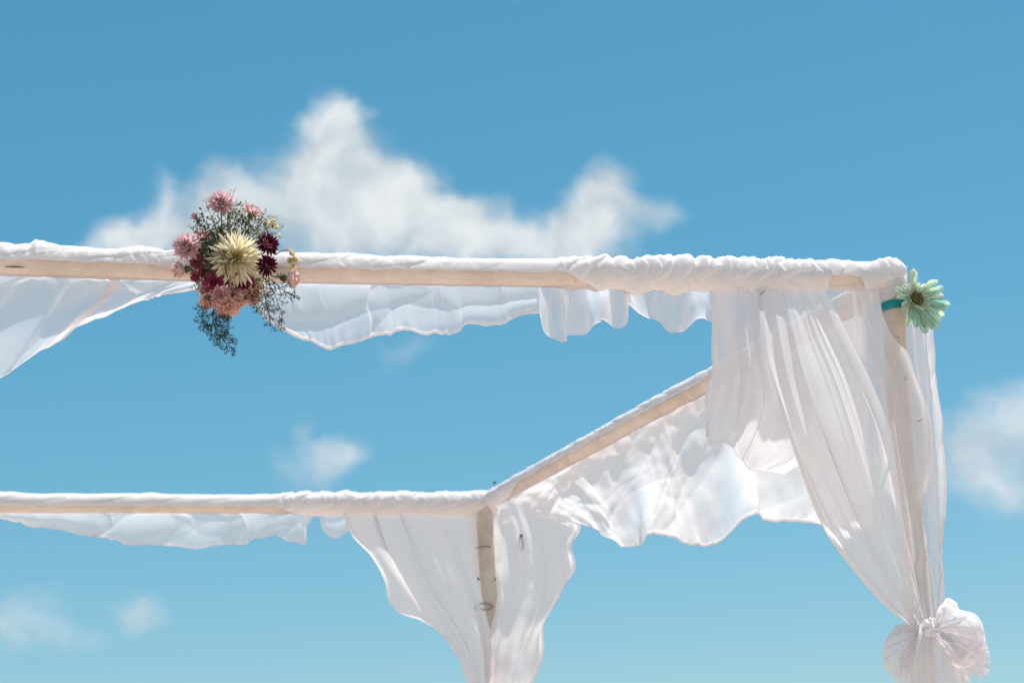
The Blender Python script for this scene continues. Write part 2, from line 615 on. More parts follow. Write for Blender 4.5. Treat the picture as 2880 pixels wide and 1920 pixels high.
def hem_strip(G, edge, width, off=.0025):
    """second layer folded behind an edge of the sheet. edge: 'v1' bottom, 'u0', 'u1'"""
    N = normals(G)
    if edge == 'v1':
        A, NA = G, N
    elif edge == 'u0':
        A, NA = np.swapaxes(G, 0, 1)[:, ::-1], np.swapaxes(N, 0, 1)[:, ::-1]
    else:
        A, NA = np.swapaxes(G, 0, 1), np.swapaxes(N, 0, 1)
    n, m_ = A.shape[:2]
    out = np.zeros((n, 5, 3))
    for i in range(n):
        seg = np.linalg.norm(np.diff(A[i][::-1], axis=0), axis=1)
        d = np.r_[0, np.cumsum(seg)]
        w = np.linspace(0, width, 5)
        for c in range(3):
            out[i, :, c] = np.interp(w, d, A[i][::-1, c])
            out[i, :, c] += np.interp(w, d, NA[i][::-1, c]) * -off * np.array([-.3, 1, 1, 1, .6])
    return out


def crease_field(U, V, lu, lv, specs, seed):
    """sum of ridged creases. specs: (angle deg in cloth space, spacing m, amp m, power)"""
    X, Y = U * lu, V * lv
    t = 0
    for i, (ang, sp, amp, pw) in enumerate(specs):
        a = math.radians(ang)
        p = (X * math.cos(a) + Y * math.sin(a)) / sp
        q = (-X * math.sin(a) + Y * math.cos(a)) / (sp * 11)
        wx = .6 * perlin(p * .4, q * 1.6, seed + 31 * i)
        t = t + amp * (ridge(p + wx, q, seed + 7 * i, pw) - .3)
    return t


def sheet(name, cols, plane, nu, nv, mat, seed, pleats=(), creases=(), env=None, us=None, hem=None, hem_w=.014, parent=None, pucker=0, pin=.06, body=0.0, over=()):
    G = surface(cols, plane, nu, nv, us)
    lu, lv = lengths(G)
    U, V = np.meshgrid(np.linspace(0, 1, nu), np.linspace(0, 1, nv), indexing='ij')
    N = normals(G)
    d = np.zeros((nu, nv))
    for (n, amp, v0, v1, sharp) in pleats:
        e = ss(V, 0, max(v0, 1e-3)) * (1 - ss(V, v1, 1.0001) if v1 < 1 else 1)
        d += amp * e * pleat(U, V, n, seed + n, sharp=sharp)
    top = ss(V, 0, pin)
    if creases:
        d += top * crease_field(U, V, lu, lv, creases, seed)
    if body:
        d += body * top * fbm(U * lu * 3.2, V * lv * 3.2, seed + 90)
    if pucker:
        ed = np.exp(-((1 - V) * lv / .035) ** 2)
        d += pucker * ed * perlin(U * lu / .016, V * lv / .05, seed + 50)
        # the edge itself waves a little within the sheet
        dv = np.gradient(G, axis=1)
        dv /= np.linalg.norm(dv, axis=2)[..., None] + 1e-9
        G = G + dv * (ed * (pucker * .6 * perlin(U * lu / .028, 0 * V, seed + 51) + pucker * 2.2 * perlin(U * lu / .085, 0 * V, seed + 52)))[..., None]
    for (n, k, v0) in over:                                     # cloth folding over itself sideways
        du = np.gradient(G, axis=0)
        wid = np.linalg.norm(du, axis=2)
        lat = du / (wid[..., None] + 1e-9)
        loc = wid.sum(axis=0)[None] / n                         # pleat pitch at this height
        e = ss(V, 0, v0) * np.clip(U * (1 - U) * 14, 0, 1)
        G = G + lat * (k * loc * e * pleat(U, V, n, seed + 300 + n, drift=.3, sharp=1.2))[..., None]
    if env is not None:
        d = d * env(U, V)
    G = G + N * d[..., None]
    o = cloth(name, G, mat, parent)
    if hem:
        for e in hem.split(','):
            cloth('hem', hem_strip(G, e, hem_w), M_HEM, o)
    return o, G


# ---- cloth wound along the beams
def beam_wrap(name, axis, r, n, seg, edge_cam, edge_back, extra, mat, seed, sag=None, amp=None, label=None, pxs=None):
    """tube of cloth round a beam: theta 0 is the top, positive towards the camera.
    edge_cam / edge_back: functions of t giving the angle where the cloth ends; extra: bulk on top (m)"""
    q = resample(axis, n)
    tn = np.gradient(q, axis=0)
    tn /= np.linalg.norm(tn, axis=1)[:, None]
    L = np.r_[0, np.cumsum(np.linalg.norm(np.diff(q, axis=0), axis=1))]
    t = L / L[-1]
    up = np.array([0, 0, 1.0]) - tn * tn[:, 2:3]
    up /= np.linalg.norm(up, axis=1)[:, None]
    sd = np.cross(tn, up)
    s = np.sign((sd * (CAM - q)).sum(axis=1).mean())
    sd = sd * s
    K = np.linspace(0, 1, seg)
    ec, eb = edge_cam(t), edge_back(t)
    TH = np.radians(ec[:, None] + (eb - ec)[:, None] * K[None])
    LL = np.repeat(L[:, None], seg, 1)
    a = amp(t)[:, None]
    # rolled, overlapping turns: each rises slowly and ends in a lip
    def lips(step, slant, sd_, wob):
        ph = LL / step + slant * TH / math.pi + wob * perlin(LL / (step * 2.2), TH * .7, sd_)
        i = np.floor(ph)
        fr = ph - i
        hgt = .35 + .65 * np.abs(np.sin(i * 12.9898 + sd_) * 43758.5453 % 1)
        return hgt * np.where(fr < .93, np.sin(fr / .93 * math.pi * .58) ** 1.3, np.sin(math.pi * .58) ** 1.3 * (1 - ss(fr, .93, 1.0)))
    longw = np.clip(1.25 - a / .0085, 0, 1)
    fold = (1 - longw) * (.85 * lips(.088, .9, seed, 1.3) + .40 * lips(.034, -.8, seed + 4, 1.1)) + longw * (1.1 * lips(.24, 2.4, seed + 8, .8) + .25 * lips(.06, -1.0, seed + 9, 1.0))
    fold += .7 * perlin(LL / .10, TH * .5, seed + 3) + .22 * ridge(LL / .035 + TH * .9, TH * .8 + LL / .2, seed + 5, 1.5)
    fold -= .25
    topw = np.exp(-(TH / 1.15) ** 2)
    R = r * 1.03 + .0018 + np.maximum(a * (fold + .25) * (.45 + .55 * topw), 0) + extra(t)[:, None] * topw
    # loose edge stands a little off the pole
    R = R + .003 * np.exp(-((K[None]) / .07) ** 2) + 0 * a
    G = q[:, None] + R[..., None] * (np.cos(TH)[..., None] * up[:, None] + np.sin(TH)[..., None] * sd[:, None])
    if sag is not None:
        low = np.clip(-np.cos(TH), 0, 1) ** 1.5
        sg = sag(t)[:, None]
        G[..., 2] -= sg * low
    o = cloth(name, G, mat)
    return o


def lin(axis_px, table, scale):
    """piecewise-linear table over photo x -> function of t (axis from first to last x)"""
    x0, x1 = axis_px[0][0], axis_px[-1][0]
    tx = np.array([a for a, b in table], float)
    ty = np.array([b for a, b in table], float)
    return lambda t: np.interp(x0 + t * (x1 - x0), tx, ty) * scale


MF = .00094
ex_f = lin(AX_F, [(-700, 8), (-40, 8), (5, 14), (20, 26), (45, 20), (70, 13), (180, 6), (235, 6), (262, 9), (300, 16), (345, 13), (370, 6), (450, 9), (490, 7), (830, 9), (1000, 5), (1200, 5), (1440, 6), (1475, 8), (1485, 14), (1500, 9), (1590, 9), (1620, 14), (1640, 8), (1662, 18), (1700, 7), (1735, 14), (1770, 13), (1800, 9), (1855, 22), (1885, 12), (1920, 21), (1950, 10), (2005, 13), (2020, 9), (2080, 12), (2090, 5), (2130, 10), (2180, 9), (2195, 12), (2230, 8), (2330, 11), (2400, 7), (2450, 9), (2485, 17), (2515, 18), (2536, 6)], MF)
am_f = lin(AX_F, [(-700, .007), (480, .007), (830, .006), (1100, .007), (1250, .003), (1440, .0035), (1500, .010), (1900, .016), (2200, .013), (2320, .008), (2440, .009), (2490, .015), (2536, .012)], 1)
full = lambda x0, x1: (lambda x: ss(x, x0, x1))


def ec_f(t):
    x = AX_F[0][0] + t * (AX_F[-1][0] - AX_F[0][0])
    a = 97 + 10 * perlin(x / 90, 0 * x, 5) + 5 * perlin(x / 30, 0 * x, 6)
    a = a + 75 * (ss(x, 1470, 1640)) * (1 - ss(x, 2285, 2300) * (1 - ss(x, 2385, 2420)))
    a = a + 14 * np.exp(-((x - 400) / 40) ** 2)
    return a


eb_f = lambda t: -150 + 0 * t


def sag_f(t):
    x = AX_F[0][0] + t * (AX_F[-1][0] - AX_F[0][0])
    w = ss(x, 1480, 1560) * (1 - ss(x, 2060, 2250))
    lobes = np.maximum(0, perlin(x / 62, 0 * x, 15) * 1.6 + .25)
    return w * lobes * .020 + .002


wrap_f = beam_wrap('beam_wrap', ax_front, .0315, 1200, 72, ec_f, eb_f, ex_f, M_WRAP, 21, sag_f, am_f)
tag(wrap_f, 'white sheer cloth wound along the front beam, ruffled towards the right end', 'cloth wrap', 'cloth wound on the canopy beams')

MBK = .00156


def ec_b(t):
    x = AX_B[0][0] + t * (AX_B[-1][0] - AX_B[0][0])
    return 106 + 8 * perlin(x / 80, 0 * x, 8) + 80 * ss(x, 720, 860)


ex_b = lin(AX_B, [(-560, 4), (-60, 12), (0, 11), (45, 5), (350, 5), (390, 8), (440, 4), (690, 4), (800, 8), (850, 10), (900, 8), (950, 14), (985, 9), (1050, 10), (1110, 11), (1160, 7), (1300, 8), (1400, 9)], MBK * .85)
am_b = lin(AX_B, [(-560, .004), (680, .004), (760, .010), (1200, .011), (1400, .008)], 1)


def sag_b(t):
    x = AX_B[0][0] + t * (AX_B[-1][0] - AX_B[0][0])
    return ss(x, 760, 900) * np.maximum(0, perlin(x / 55, 0 * x, 25) + .3) * .018


wrap_b = beam_wrap('beam_wrap', ax_back, .034, 700, 56, ec_b, eb_f, ex_b, M_WRAP, 41, sag_b, am_b)
tag(wrap_b, 'white sheer cloth wound along the far lower beam', 'cloth wrap', 'cloth wound on the canopy beams')
ex_s = lambda t: .004 + .006 * np.maximum(0, perlin(t * 26, 0 * t, 12))
wrap_s = beam_wrap('beam_wrap', ax_side, .031, 700, 56, lambda t: 100 + 8 * perlin(t * 20, 0 * t, 9) + 80 * ss(t, .85, .97), eb_f, ex_s, M_WRAP, 61, None, lambda t: .006 + 0 * t)
tag(wrap_s, 'white sheer cloth wound along the slanting side beam', 'cloth wrap', 'cloth wound on the canopy beams')

# ---- swags under the front beam
o = -.042
cA = [[(-330, 755, o), (-380, 950, o), (-420, 1220, o)],
      [(-120, 762, o), (-190, 930, -0.038), (-240, 1165, o)],
      [(60, 768, o), (0, 900, -0.026), (-80, 1098, -0.050)],
      [(150, 770, o), (90, 900, -0.026), (0, 1064, -0.050)],
      [(240, 774, o), (180, 890, -0.014), (95, 1000, -0.038)],
      [(315, 777, o), (260, 860, -0.014), (190, 938, -0.050)],
      [(390, 780, o), (350, 845, -0.026), (285, 890, -0.050)],
      [(460, 783, o), (430, 815, -0.038), (395, 848, -0.050)],
      [(525, 785, o), (505, 805, -0.050), (480, 826, -0.050)],
      [(590, 788, o), (580, 800, -0.050), (566, 812, -0.050)]]
swag, _ = sheet('fabric_swag', cA, 'front', 260, 90, M_SHEER, 101, pleats=[(7, .016, .1, 1, 1.2), (17, .003, .1, 1, 1.5)], over=[(6, .62, .12)], creases=[(20, .10, .003, 2)], hem='v1', hem_w=.010, pucker=.004)
tag(swag, 'white sheer cloth blown out to a point under the front beam, left of the bouquet', 'cloth swag', 'sheer cloth hanging from the canopy')

bB = [(700, 838), (745, 893), (800, 925), (842, 949), (888, 959), (928, 974), (965, 969), (1026, 952), (1103, 937), (1142, 922), (1194, 932), (1280, 932), (1326, 914), (1363, 916), (1400, 908), (1440, 894), (1516, 884)]
cB = []
for x, y in bB:
    tx = x if x > 900 else 900 - (900 - x) * 1.0
    ty = 757 + (tx - 830) * .018 + 22
    cB.append([(tx, ty, -.042), (tx + 3, (ty + y) / 2, -.050), (x, y, -.045)])
swag, _ = sheet('fabric_swag', cB, 'front', 300, 80, M_SHEER, 131, pleats=[(6, .010, .15, 1, 1.0), (21, .0022, .1, 1, 1.5)], over=[(7, .4, .2)], creases=[(82, .13, .010, 1.8), (65, .08, .005, 2)], hem='v1', hem_w=.012, pucker=.005, body=.02)
tag(swag, 'broad shallow white sheer swag under the front beam, right of the bouquet', 'cloth swag', 'sheer cloth hanging from the canopy')

bR = [(1516, 884, 0), (1535, 937, .02), (1553, 948, .035), (1576, 952, .045), (1608, 939, .03), (1654, 937, .0), (1672, 912, -.03), (1700, 904, -.02), (1752, 917, .03), (1768, 880, .01), (1775, 862, -.02), (1792, 876, -.01), (1829, 899, .01), (1859, 911, .03), (1877, 928, .04), (1905, 934, .03), (1924, 928, .0), (1951, 903, -.02), (1969, 899, -.02), (2008, 906, .01), (2040, 912, .01)]
cR = []
for i, (x, y, f) in enumerate(bR):
    ty = 757 + (x - 830) * .016 + 20
    cR.append([(x, ty, -.042), (x + 6 * math.sin(i * 2.1), ty * .6 + y * .4, f * .6 - .05), (x, y, f - .05)])
swag, _ = sheet('fabric_swag', cR, 'front', 320, 60, M_SHEER, 151, pleats=[(8, .016, .12, 1, 1.4)], over=[(8, .38, .15)], creases=[(20, .07, .003, 1.8)], hem='v1', hem_w=.004, body=.008)
tag(swag, 'short ruffled white sheer swag under the front beam beside the corner curtain', 'cloth swag', 'sheer cloth hanging from the canopy')

# ---- swag under the far beam
bE = [(-420, 1445), (-200, 1440), (-60, 1446), (0, 1455), (60, 1470), (100, 1480), (180, 1490), (250, 1508), (320, 1515), (340, 1519), (400, 1530), (480, 1532), (550, 1542), (600, 1536), (680, 1528), (760, 1512), (800, 1511), (860, 1508), (888, 1496), (902, 1480), (907, 1478), (915, 1495), (930, 1510), (945, 1513), (965, 1503), (1000, 1490)]
cE = [[(x, 1434, -.045), (x + 10, 1434 * .5 + y * .5, -.055), (x, y, -.05)] for x, y in bE]
swag, _ = sheet('fabric_swag', cE, 'back', 320, 50, M_SHEER, 171, pleats=[(9, .012, .15, 1, 1.0), (26, .003, .1, 1, 1.5)], over=[(9, .5, .2)], creases=[(60, .14, .010, 1.8), (110, .14, .007, 2)], hem='v1', hem_w=.012, pucker=.003, body=.02)
tag(swag, 'white sheer swag sagging under the far lower beam', 'cloth swag', 'sheer cloth hanging from the canopy')

# ---- billowing cloth under the slanting side beam
cD = [[(1440, 1398, -0.045), (1480, 1440, -0.025), (1545, 1462, -0.015), (1600, 1480, -0.015)],
      [(1500, 1364, -0.045), (1560, 1425, -0.025), (1635, 1474, -0.025)],
      [(1580, 1319, -0.045), (1635, 1410, -0.015), (1700, 1494, -0.025)],
      [(1660, 1274, -0.045), (1700, 1405, -0.015), (1752, 1536, -0.005)],
      [(1735, 1232, -0.045), (1775, 1380, -0.005), (1812, 1524, -0.025)],
      [(1780, 1205, -0.045), (1815, 1360, -0.025), (1826, 1502, -0.065)],
      [(1820, 1184, -0.045), (1850, 1350, -0.015), (1868, 1505, -0.045)],
      [(1900, 1140, -0.045), (1920, 1330, 0.015), (1950, 1532, 0.015)],
      [(1960, 1110, -0.045), (2000, 1300, 0.015), (2030, 1519, 0.005)],
      [(2000, 1086, -0.045), (2060, 1270, -0.015), (2098, 1458, -0.065)],
      [(2100, 1032, -0.045), (2150, 1250, -0.015), (2160, 1464, -0.045)],
      [(2200, 977, -0.045), (2250, 1230, -0.025), (2270, 1468, -0.045)],
      [(2330, 907, -0.045), (2350, 1200, -0.025), (2370, 1484, -0.045)],
      [(2440, 845, -0.045), (2445, 1100, -0.045), (2450, 1490, -0.045)]]
swag, GD = sheet('fabric_swag', cD, 'side', 330, 110, M_SHEER, 191, pleats=[(4, .010, .2, 1, 1.0), (17, .0035, .1, 1, 1.5)], creases=[(74, .24, .006, 1.8), (60, .14, .0030, 2.6), (86, .11, .0016, 2.6)], hem='v1', hem_w=.013, pucker=.004, body=.022)
tag(swag, 'white sheer cloth billowing below the slanting side beam', 'cloth swag', 'sheer cloth hanging from the canopy')

# ---- near corner curtain, gathered by the sash
curtain = empty('corner_curtain', (base[0], base[1], 0))
tag(curtain, 'long white sheer curtain gathered to the near corner post', 'curtain', 'curtains tied to the canopy posts')
a = .05
c1 = [[(2125, 783, .008), (2135, 900, .06), (2145, 1000, .09), (2180, 1120, .13), (2215, 1220, .15), (2260, 1350, .15), (2315, 1480, .13), (2400, 1600, .10), (2500, 1712, .075), (2570, 1766, .06)],
      [(2165, 783, .008), (2182, 930, .07), (2205, 1060, .11), (2240, 1200, .15), (2290, 1340, .16), (2360, 1490, .14), (2460, 1640, .10), (2580, 1768, .07)],
      [(2212, 783, .008), (2260, 960, .07), (2310, 1100, .12), (2360, 1250, .15), (2420, 1420, .14), (2495, 1600, .10), (2592, 1768, .075)],
      [(2258, 783, .008), (2320, 930, .06), (2390, 1090, .10), (2440, 1240, .12), (2480, 1400, .11), (2530, 1580, .09), (2602, 1768, .075)],
      [(2302, 783, .008), (2365, 920, .05), (2440, 1075, .08), (2490, 1200, .09), (2510, 1330, .085), (2535, 1500, .075), (2575, 1650, .07), (2612, 1768, .07)]]
sheet('front_panel', c1, 'front', 300, 200, M_CURT, 211, pleats=[(6, .024, .12, .8, 1.3), (13, .004, .06, .97, 1.2)], over=[(8, .75, .05)], hem='u0', hem_w=.013, parent=curtain, pin=.03)
c2 = [[(2003, 783, .006), (2003, 900, .03), (2000, 1000, .03), (2001, 1040, .03), (1986, 1090, .04), (1980, 1140, .04), (1987, 1168, .03), (1983, 1195, .04), (1986, 1222, .05)],
      [(2030, 783, .008), (2032, 950, .05), (2030, 1080, .07), (2012, 1170, .07), (2008, 1241, .06)],
      [(2060, 783, .008), (2068, 950, .01), (2072, 1080, .03), (2050, 1180, .05), (2034, 1247, .04)],
      [(2085, 783, .008), (2092, 950, .05), (2098, 1080, .07), (2070, 1190, .05), (2052, 1258, .02)],
      [(2105, 783, .008), (2118, 980, .0), (2135, 1130, .02), (2105, 1230, .0), (2080, 1285, -.01)],
      [(2130, 783, .008), (2150, 1000, .04), (2185, 1150, .05), (2160, 1250, .02), (2115, 1318, .0)],
      [(2160, 783, .008), (2185, 1020, .03), (2225, 1170, .04), (2205, 1260, .02), (2135, 1326, .0)],
      [(2180, 783, .0), (2220, 1020, .0), (2270, 1180, .0), (2260, 1290, .0), (2200, 1335, -.02)]]
sheet('ruffle_panel', c2, 'front', 220, 110, M_CURT, 231, pleats=[(5, .012, .08, 1, 1.4), (11, .003, .05, 1, 1.3)], over=[(5, .45, .06)], creases=[(20, .08, .003, 2)], hem='v1,u0', hem_w=.008, parent=curtain, pin=.04, pucker=.003, body=.008)
c3 = [[(2284, 783, .0), (2350, 900, .02), (2395, 1000, .03), (2460, 1180, .045), (2500, 1350, .055), (2540, 1600, .06), (2592, 1768, .055)],
      [(2370, 783, .004), (2400, 900, .035), (2450, 1020, .045), (2500, 1200, .06), (2535, 1400, .06), (2565, 1600, .06), (2602, 1768, .06)],
      [(2420, 783, .008), (2445, 900, .045), (2495, 1010, .055), (2540, 1150, .065), (2568, 1350, .06), (2592, 1600, .06), (2614, 1768, .06)],
      [(2455, 786, .008), (2470, 890, .045), (2520, 970, .05), (2575, 1090, .055), (2600, 1300, .045), (2598, 1430, .04), (2612, 1590, .045), (2624, 1768, .05)],
      [(2477, 786, .01), (2484, 885, .042), (2512, 945, .045), (2553, 993, .036), (2580, 1062, .03), (2614, 1164, .03), (2620, 1260, .03), (2615, 1360, .03), (2594, 1432, .032), (2603, 1515, .03), (2626, 1630, .035), (2634, 1768, .04)]]
sheet('post_panel', c3, 'front', 150, 170, M_THIN, 251, pleats=[(4, .006, .1, 1, 1.2)], over=[(4, .4, .08)], creases=[(35, .14, .005, 2)], hem='u1', hem_w=.006, parent=curtain, pin=.05)
ci = [[(2395, 786, -.04), (2405, 920, -.05), (2430, 1060, -.05), (2480, 1250, -.05), (2530, 1500, -.05)],
      [(2430, 786, -.04), (2438, 920, -.03), (2465, 1060, -.03), (2505, 1250, -.04), (2545, 1500, -.05)],
      [(2465, 786, -.04), (2472, 920, -.06), (2495, 1060, -.06), (2525, 1250, -.05), (2555, 1500, -.05)],
      [(2500, 786, -.045), (2510, 920, -.05), (2525, 1060, -.05), (2545, 1250, -.05), (2565, 1500, -.05)]]
sheet('inner_panel', ci, 'front', 60, 90, M_SHEER, 261, pleats=[(3, .010, .1, 1, 1.3)], over=[(3, .5, .08)], parent=curtain, pin=.05)
c4 = [[(2530, 800, -.05), (2545, 1000, -.05), (2565, 1250, -.05), (2590, 1500, -.05), (2620, 1768, -.035)],
      [(2560, 810, -.05), (2575, 1000, -.02), (2600, 1250, -.01), (2615, 1500, -.02), (2628, 1768, -.02)],
      [(2590, 825, -.05), (2605, 980, -.07), (2628, 1230, -.06), (2638, 1450, -.06), (2640, 1600, -.03), (2640, 1768, -.01)],
      [(2612, 850, -.05), (2627, 925, -.04), (2636, 1050, -.02), (2641, 1110, -.02), (2655, 1190, -.02), (2657, 1250, -.03), (2663, 1330, -.03), (2664, 1400, -.03), (2658, 1490, -.03), (2652, 1560, -.02), (2656, 1620, -.01), (2659, 1690, .0), (2648, 1768, .01)]]
sheet('back_panel', c4, 'front', 110, 190, M_SHEER, 271, pleats=[(4, .014, .1, .95, 1.4)], over=[(4, .45, .08)], creases=[(30, .08, .005, 2)], hem='u1', hem_w=.012, parent=curtain, pin=.03)
cq = resample([P(x, y, 0) for x, y in ((2510, 785), (2512, 815), (2514, 838))], 160)


def collar(name, cq, seed, parent):
    G = np.zeros((160, 60, 3))
    tn = (cq[-1] - cq[0]) / np.linalg.norm(cq[-1] - cq[0])
    k = np.linspace(0, 1, 160)
    for j in range(60):
        th = 2 * math.pi * j / 59
        # the lower rim runs aslant: higher on the right
        kk = k * (1.12 - .42 * math.cos(th) * 1.0 - .15)
        cen = cq[0] + (cq[-1] - cq[0]) * kk[:, None]
        R = .0345 + .006 * (1 - k) + .004 * np.abs(perlin(k * 5, k * 0 + math.cos(th) * 1.3 + 3, seed)) + .003 * perlin(k * 9 + math.sin(th), k * 0 + math.cos(th) * 2, seed + 1)
        G[:, j] = cen + R[:, None] * (math.cos(th) * E_F + math.sin(th) * N_F)
    return cloth(name, G, M_WRAP, parent)


collar('corner_wrap', cq, 33, curtain)
# below the tie the curtain hangs on to the sand
zb = []
for i, (xt, xb, xg) in enumerate([(2562, 2520, 2560), (2580, 2552, 2600), (2596, 2590, 2650), (2610, 2622, 2700), (2622, 2655, 2740), (2634, 2682, 2790), (2642, 2702, 2830)]):
    f = .05 + .03 * math.sin(i / 6 * math.pi)
    zb.append([(xt, 1745, f + .005), (xb * .5 + xt * .5, 1800, f + .02), (xb, 1900, f + .03), ((xb + xg) / 2, 2100, f + .04), (xg, 2480, f + .06)])
sheet('lower_panel', zb, 'front', 170, 160, M_CURT, 291, pleats=[(6, .020, .08, 1, 1.5), (13, .006, .04, 1, 1.3)], parent=curtain, pin=.03)

# ---- sash: knot, gathered bow and tails
sash = empty('sash', P(2625, 1768, .08))
tag(sash, 'white organza sash tied in a puffed bow round the near curtain', 'sash')


def pouch(name, knot, edge, bulge, seed, parent, mat=M_SHEER, nu=150, nv=60, back=-.4):
    outs = []
    verts, faces = [], []
    for sgn in (1, back):
        cols = []
        for (x, y, f) in edge:
            kx, ky, kf = knot
            cols.append([(kx + (x - kx) * .04, ky + (y - ky) * .04, kf), (kx * .5 + x * .5, ky * .5 + y * .5, (kf + f) / 2 + bulge * sgn), (kx * .12 + x * .88, ky * .12 + y * .88, f + bulge * .6 * sgn), (x, y, f)])
        G = surface(cols, 'front', nu, nv)
        U, V = np.meshgrid(np.linspace(0, 1, nu), np.linspace(0, 1, nv), indexing='ij')
        lu, lv = lengths(G)
        N = normals(G)
        d = .009 * np.sin(np.pi * np.clip(V * 1.02, 0, 1)) ** .5 * pleat(U, V, 8, seed + (0 if sgn > 0 else 5), sharp=1.5)
        d += .004 * (ridge(U * 6, V * 3, seed + 9) - .3) * ss(V, 0, .2) * (1 - ss(V, .9, 1)) + .003 * perlin(U * 13, V * 5, seed + 3) * ss(V, .05, .3)
        dv = np.gradient(G, axis=1)
        dv /= np.linalg.norm(dv, axis=2)[..., None] + 1e-9
        G = G + dv * (.006 * ss(V, .7, 1) * fbm(U * 10, V * 0, seed + 60))[..., None]
        d += .006 * ss(V, .75, 1) * perlin(U * 20, V * 2, seed + 61)
        G = G + N * d[..., None]
        faces += grid_faces(nu, nv, base=len(verts))
        verts += list(G.reshape(-1, 3))
    return mesh_obj(name, verts, faces, mat, parent)


kn = (2628, 1768, .085)
pouch('bow_loop', kn, [(2634, 1738, .07), (2652, 1700, .06), (2667, 1680, .05), (2688, 1693, .05), (2700, 1712, .06), (2716, 1718, .06), (2743, 1727, .05), (2762, 1749, .05), (2768, 1785, .05), (2774, 1817, .05), (2765, 1845, .06), (2735, 1868, .07), (2697, 1879, .08), (2665, 1840, .09), (2640, 1800, .09)], .038, 311, sash, mat=M_THIN)
pouch('bow_tail', kn, [(2700, 1760, .04), (2758, 1756, .03), (2775, 1810, .03), (2786, 1862, .03), (2776, 1890, .03), (2758, 1908, .03), (2752, 1880, .03), (2738, 1872, .03), (2736, 1900, .03), (2729, 1916, .03), (2708, 1912, .03), (2697, 1890, .03)], .012, 331, sash, mat=M_THIN)
pouch('bow_loop', (2600, 1770, .06), [(2560, 1756, .05), (2524, 1755, .04), (2506, 1775, .04), (2493, 1797, .04), (2482, 1828, .04), (2488, 1856, .04), (2481, 1873, .04), (2496, 1884, .04), (2518, 1906, .05), (2560, 1900, .06)], .026, 351, sash, mat=M_THIN)
# the band round post and cloth, and the crumpled knot
bc = [P(x, y, 0) for x, y in ((2594, 1752), (2598, 1782))]
tt = np.linspace(0, 2 * np.pi, 90)
G = np.zeros((90, 14, 3))
for i, th in enumerate(tt):
    for j in range(14):
        k = j / 13
        cc_ = bc[0] * (1 - k) + bc[1] * k
        R = np.array([.046, .078 if math.sin(th) > 0 else .05]) + .003 * perlin(np.array([th * 4.0]), np.array([k * 3.0]), 5)[0] - .004 * math.sin(k * math.pi)
        G[i, j] = cc_ + E_F * R[0] * math.cos(th) + N_F * R[1] * math.sin(th)
G += .004 * perlin(np.linspace(0, 20, 90)[:, None], np.linspace(0, 3, 14)[None], 77)[..., None] * N_F
cloth('band', G, M_CURT, sash)
kc = P(2620, 1768, .10)
U, V = np.meshgrid(np.linspace(0, 2 * np.pi, 64), np.linspace(0, np.pi, 32), indexing='ij')
rad = .024 * (1 + .35 * perlin(U * 1.6, V * 1.6, 9) + .35 * (ridge(U * 1.1, V * 1.4, 10) - .3))
G = kc + rad[..., None] * (np.cos(U) * np.sin(V))[..., None] * E_F * .95 + rad[..., None] * (np.sin(U) * np.sin(V))[..., None] * N_F * .7 + rad[..., None] * np.cos(V)[..., None] * np.array([0, 0, 1.05])
G[-1] = G[0]
cloth('knot', G, M_WRAP, sash)

# ---- far corner curtain
fb = pb[-1]
curtain2 = empty('corner_curtain', (fb[0], fb[1], 0))
tag(curtain2, 'white sheer curtain parted round the far corner post', 'curtain', 'curtains tied to the canopy posts')
f1 = [[(960, 1420, .0), (985, 1500, .05), (1045, 1565, .09), (1080, 1630, .12), (1096, 1693, .12), (1114, 1716, .12), (1180, 1740, .11), (1288, 1835, .09), (1308, 1898, .07), (1318, 1930, .07), (1350, 2060, .06)],
      [(1020, 1420, .0), (1060, 1520, .07), (1120, 1620, .12), (1170, 1700, .12), (1250, 1780, .10), (1320, 1900, .08), (1356, 2060, .06)],
      [(1090, 1420, .0), (1140, 1560, .07), (1200, 1680, .09), (1280, 1790, .09), (1335, 1900, .08), (1360, 2060, .06)],
      [(1180, 1420, .0), (1240, 1560, .06), (1300, 1690, .08), (1345, 1800, .07), (1360, 1910, .07), (1368, 2060, .06)],
      [(1270, 1420, .0), (1300, 1560, .05), (1338, 1680, .05), (1362, 1780, .06), (1375, 1910, .065), (1376, 2060, .06)],
      [(1350, 1418, -.03), (1358, 1560, -.03), (1366, 1690, .0), (1378, 1780, .05), (1392, 1900, .06), (1384, 2060, .06)]]
sheet('left_panel', f1, 'back', 260, 150, M_FARC, 401, pleats=[(6, .026, .12, .9, 1.3), (13, .004, .06, .97, 1.2)], over=[(8, .75, .06)], hem='u0', hem_w=.012, parent=curtain2, pin=.04)
f2 = [[(1362, 1408, -.04), (1374, 1500, -.045), (1380, 1600, -.04), (1392, 1670, .02), (1393, 1712, .06), (1378, 1770, .065), (1368, 1840, .07), (1372, 2060, .06)],
      [(1425, 1408, .0), (1445, 1560, .06), (1448, 1680, .08), (1428, 1780, .08), (1408, 1900, .08), (1385, 2060, .06)],
      [(1452, 1388, .02), (1495, 1540, .07), (1495, 1680, .09), (1465, 1800, .09), (1440, 1920, .09), (1396, 2060, .06)],
      [(1490, 1370, .02), (1550, 1500, .06), (1555, 1640, .08), (1505, 1780, .08), (1475, 1910, .08), (1408, 2060, .06)],
      [(1530, 1350, .02), (1590, 1430, .05), (1630, 1488, .05), (1604, 1530, .05), (1612, 1600, .05), (1585, 1632, .06), (1542, 1700, .07), (1524, 1760, .07), (1526, 1840, .07), (1496, 1915, .07), (1420, 2060, .06)]]
sheet('right_panel', f2, 'back', 220, 150, M_FARC, 421, pleats=[(5, .024, .12, .9, 1.3)], over=[(5, .45, .06)], creases=[(15, .12, .005, 2)], hem='u1', hem_w=.008, parent=curtain2, pin=.04, body=.02)
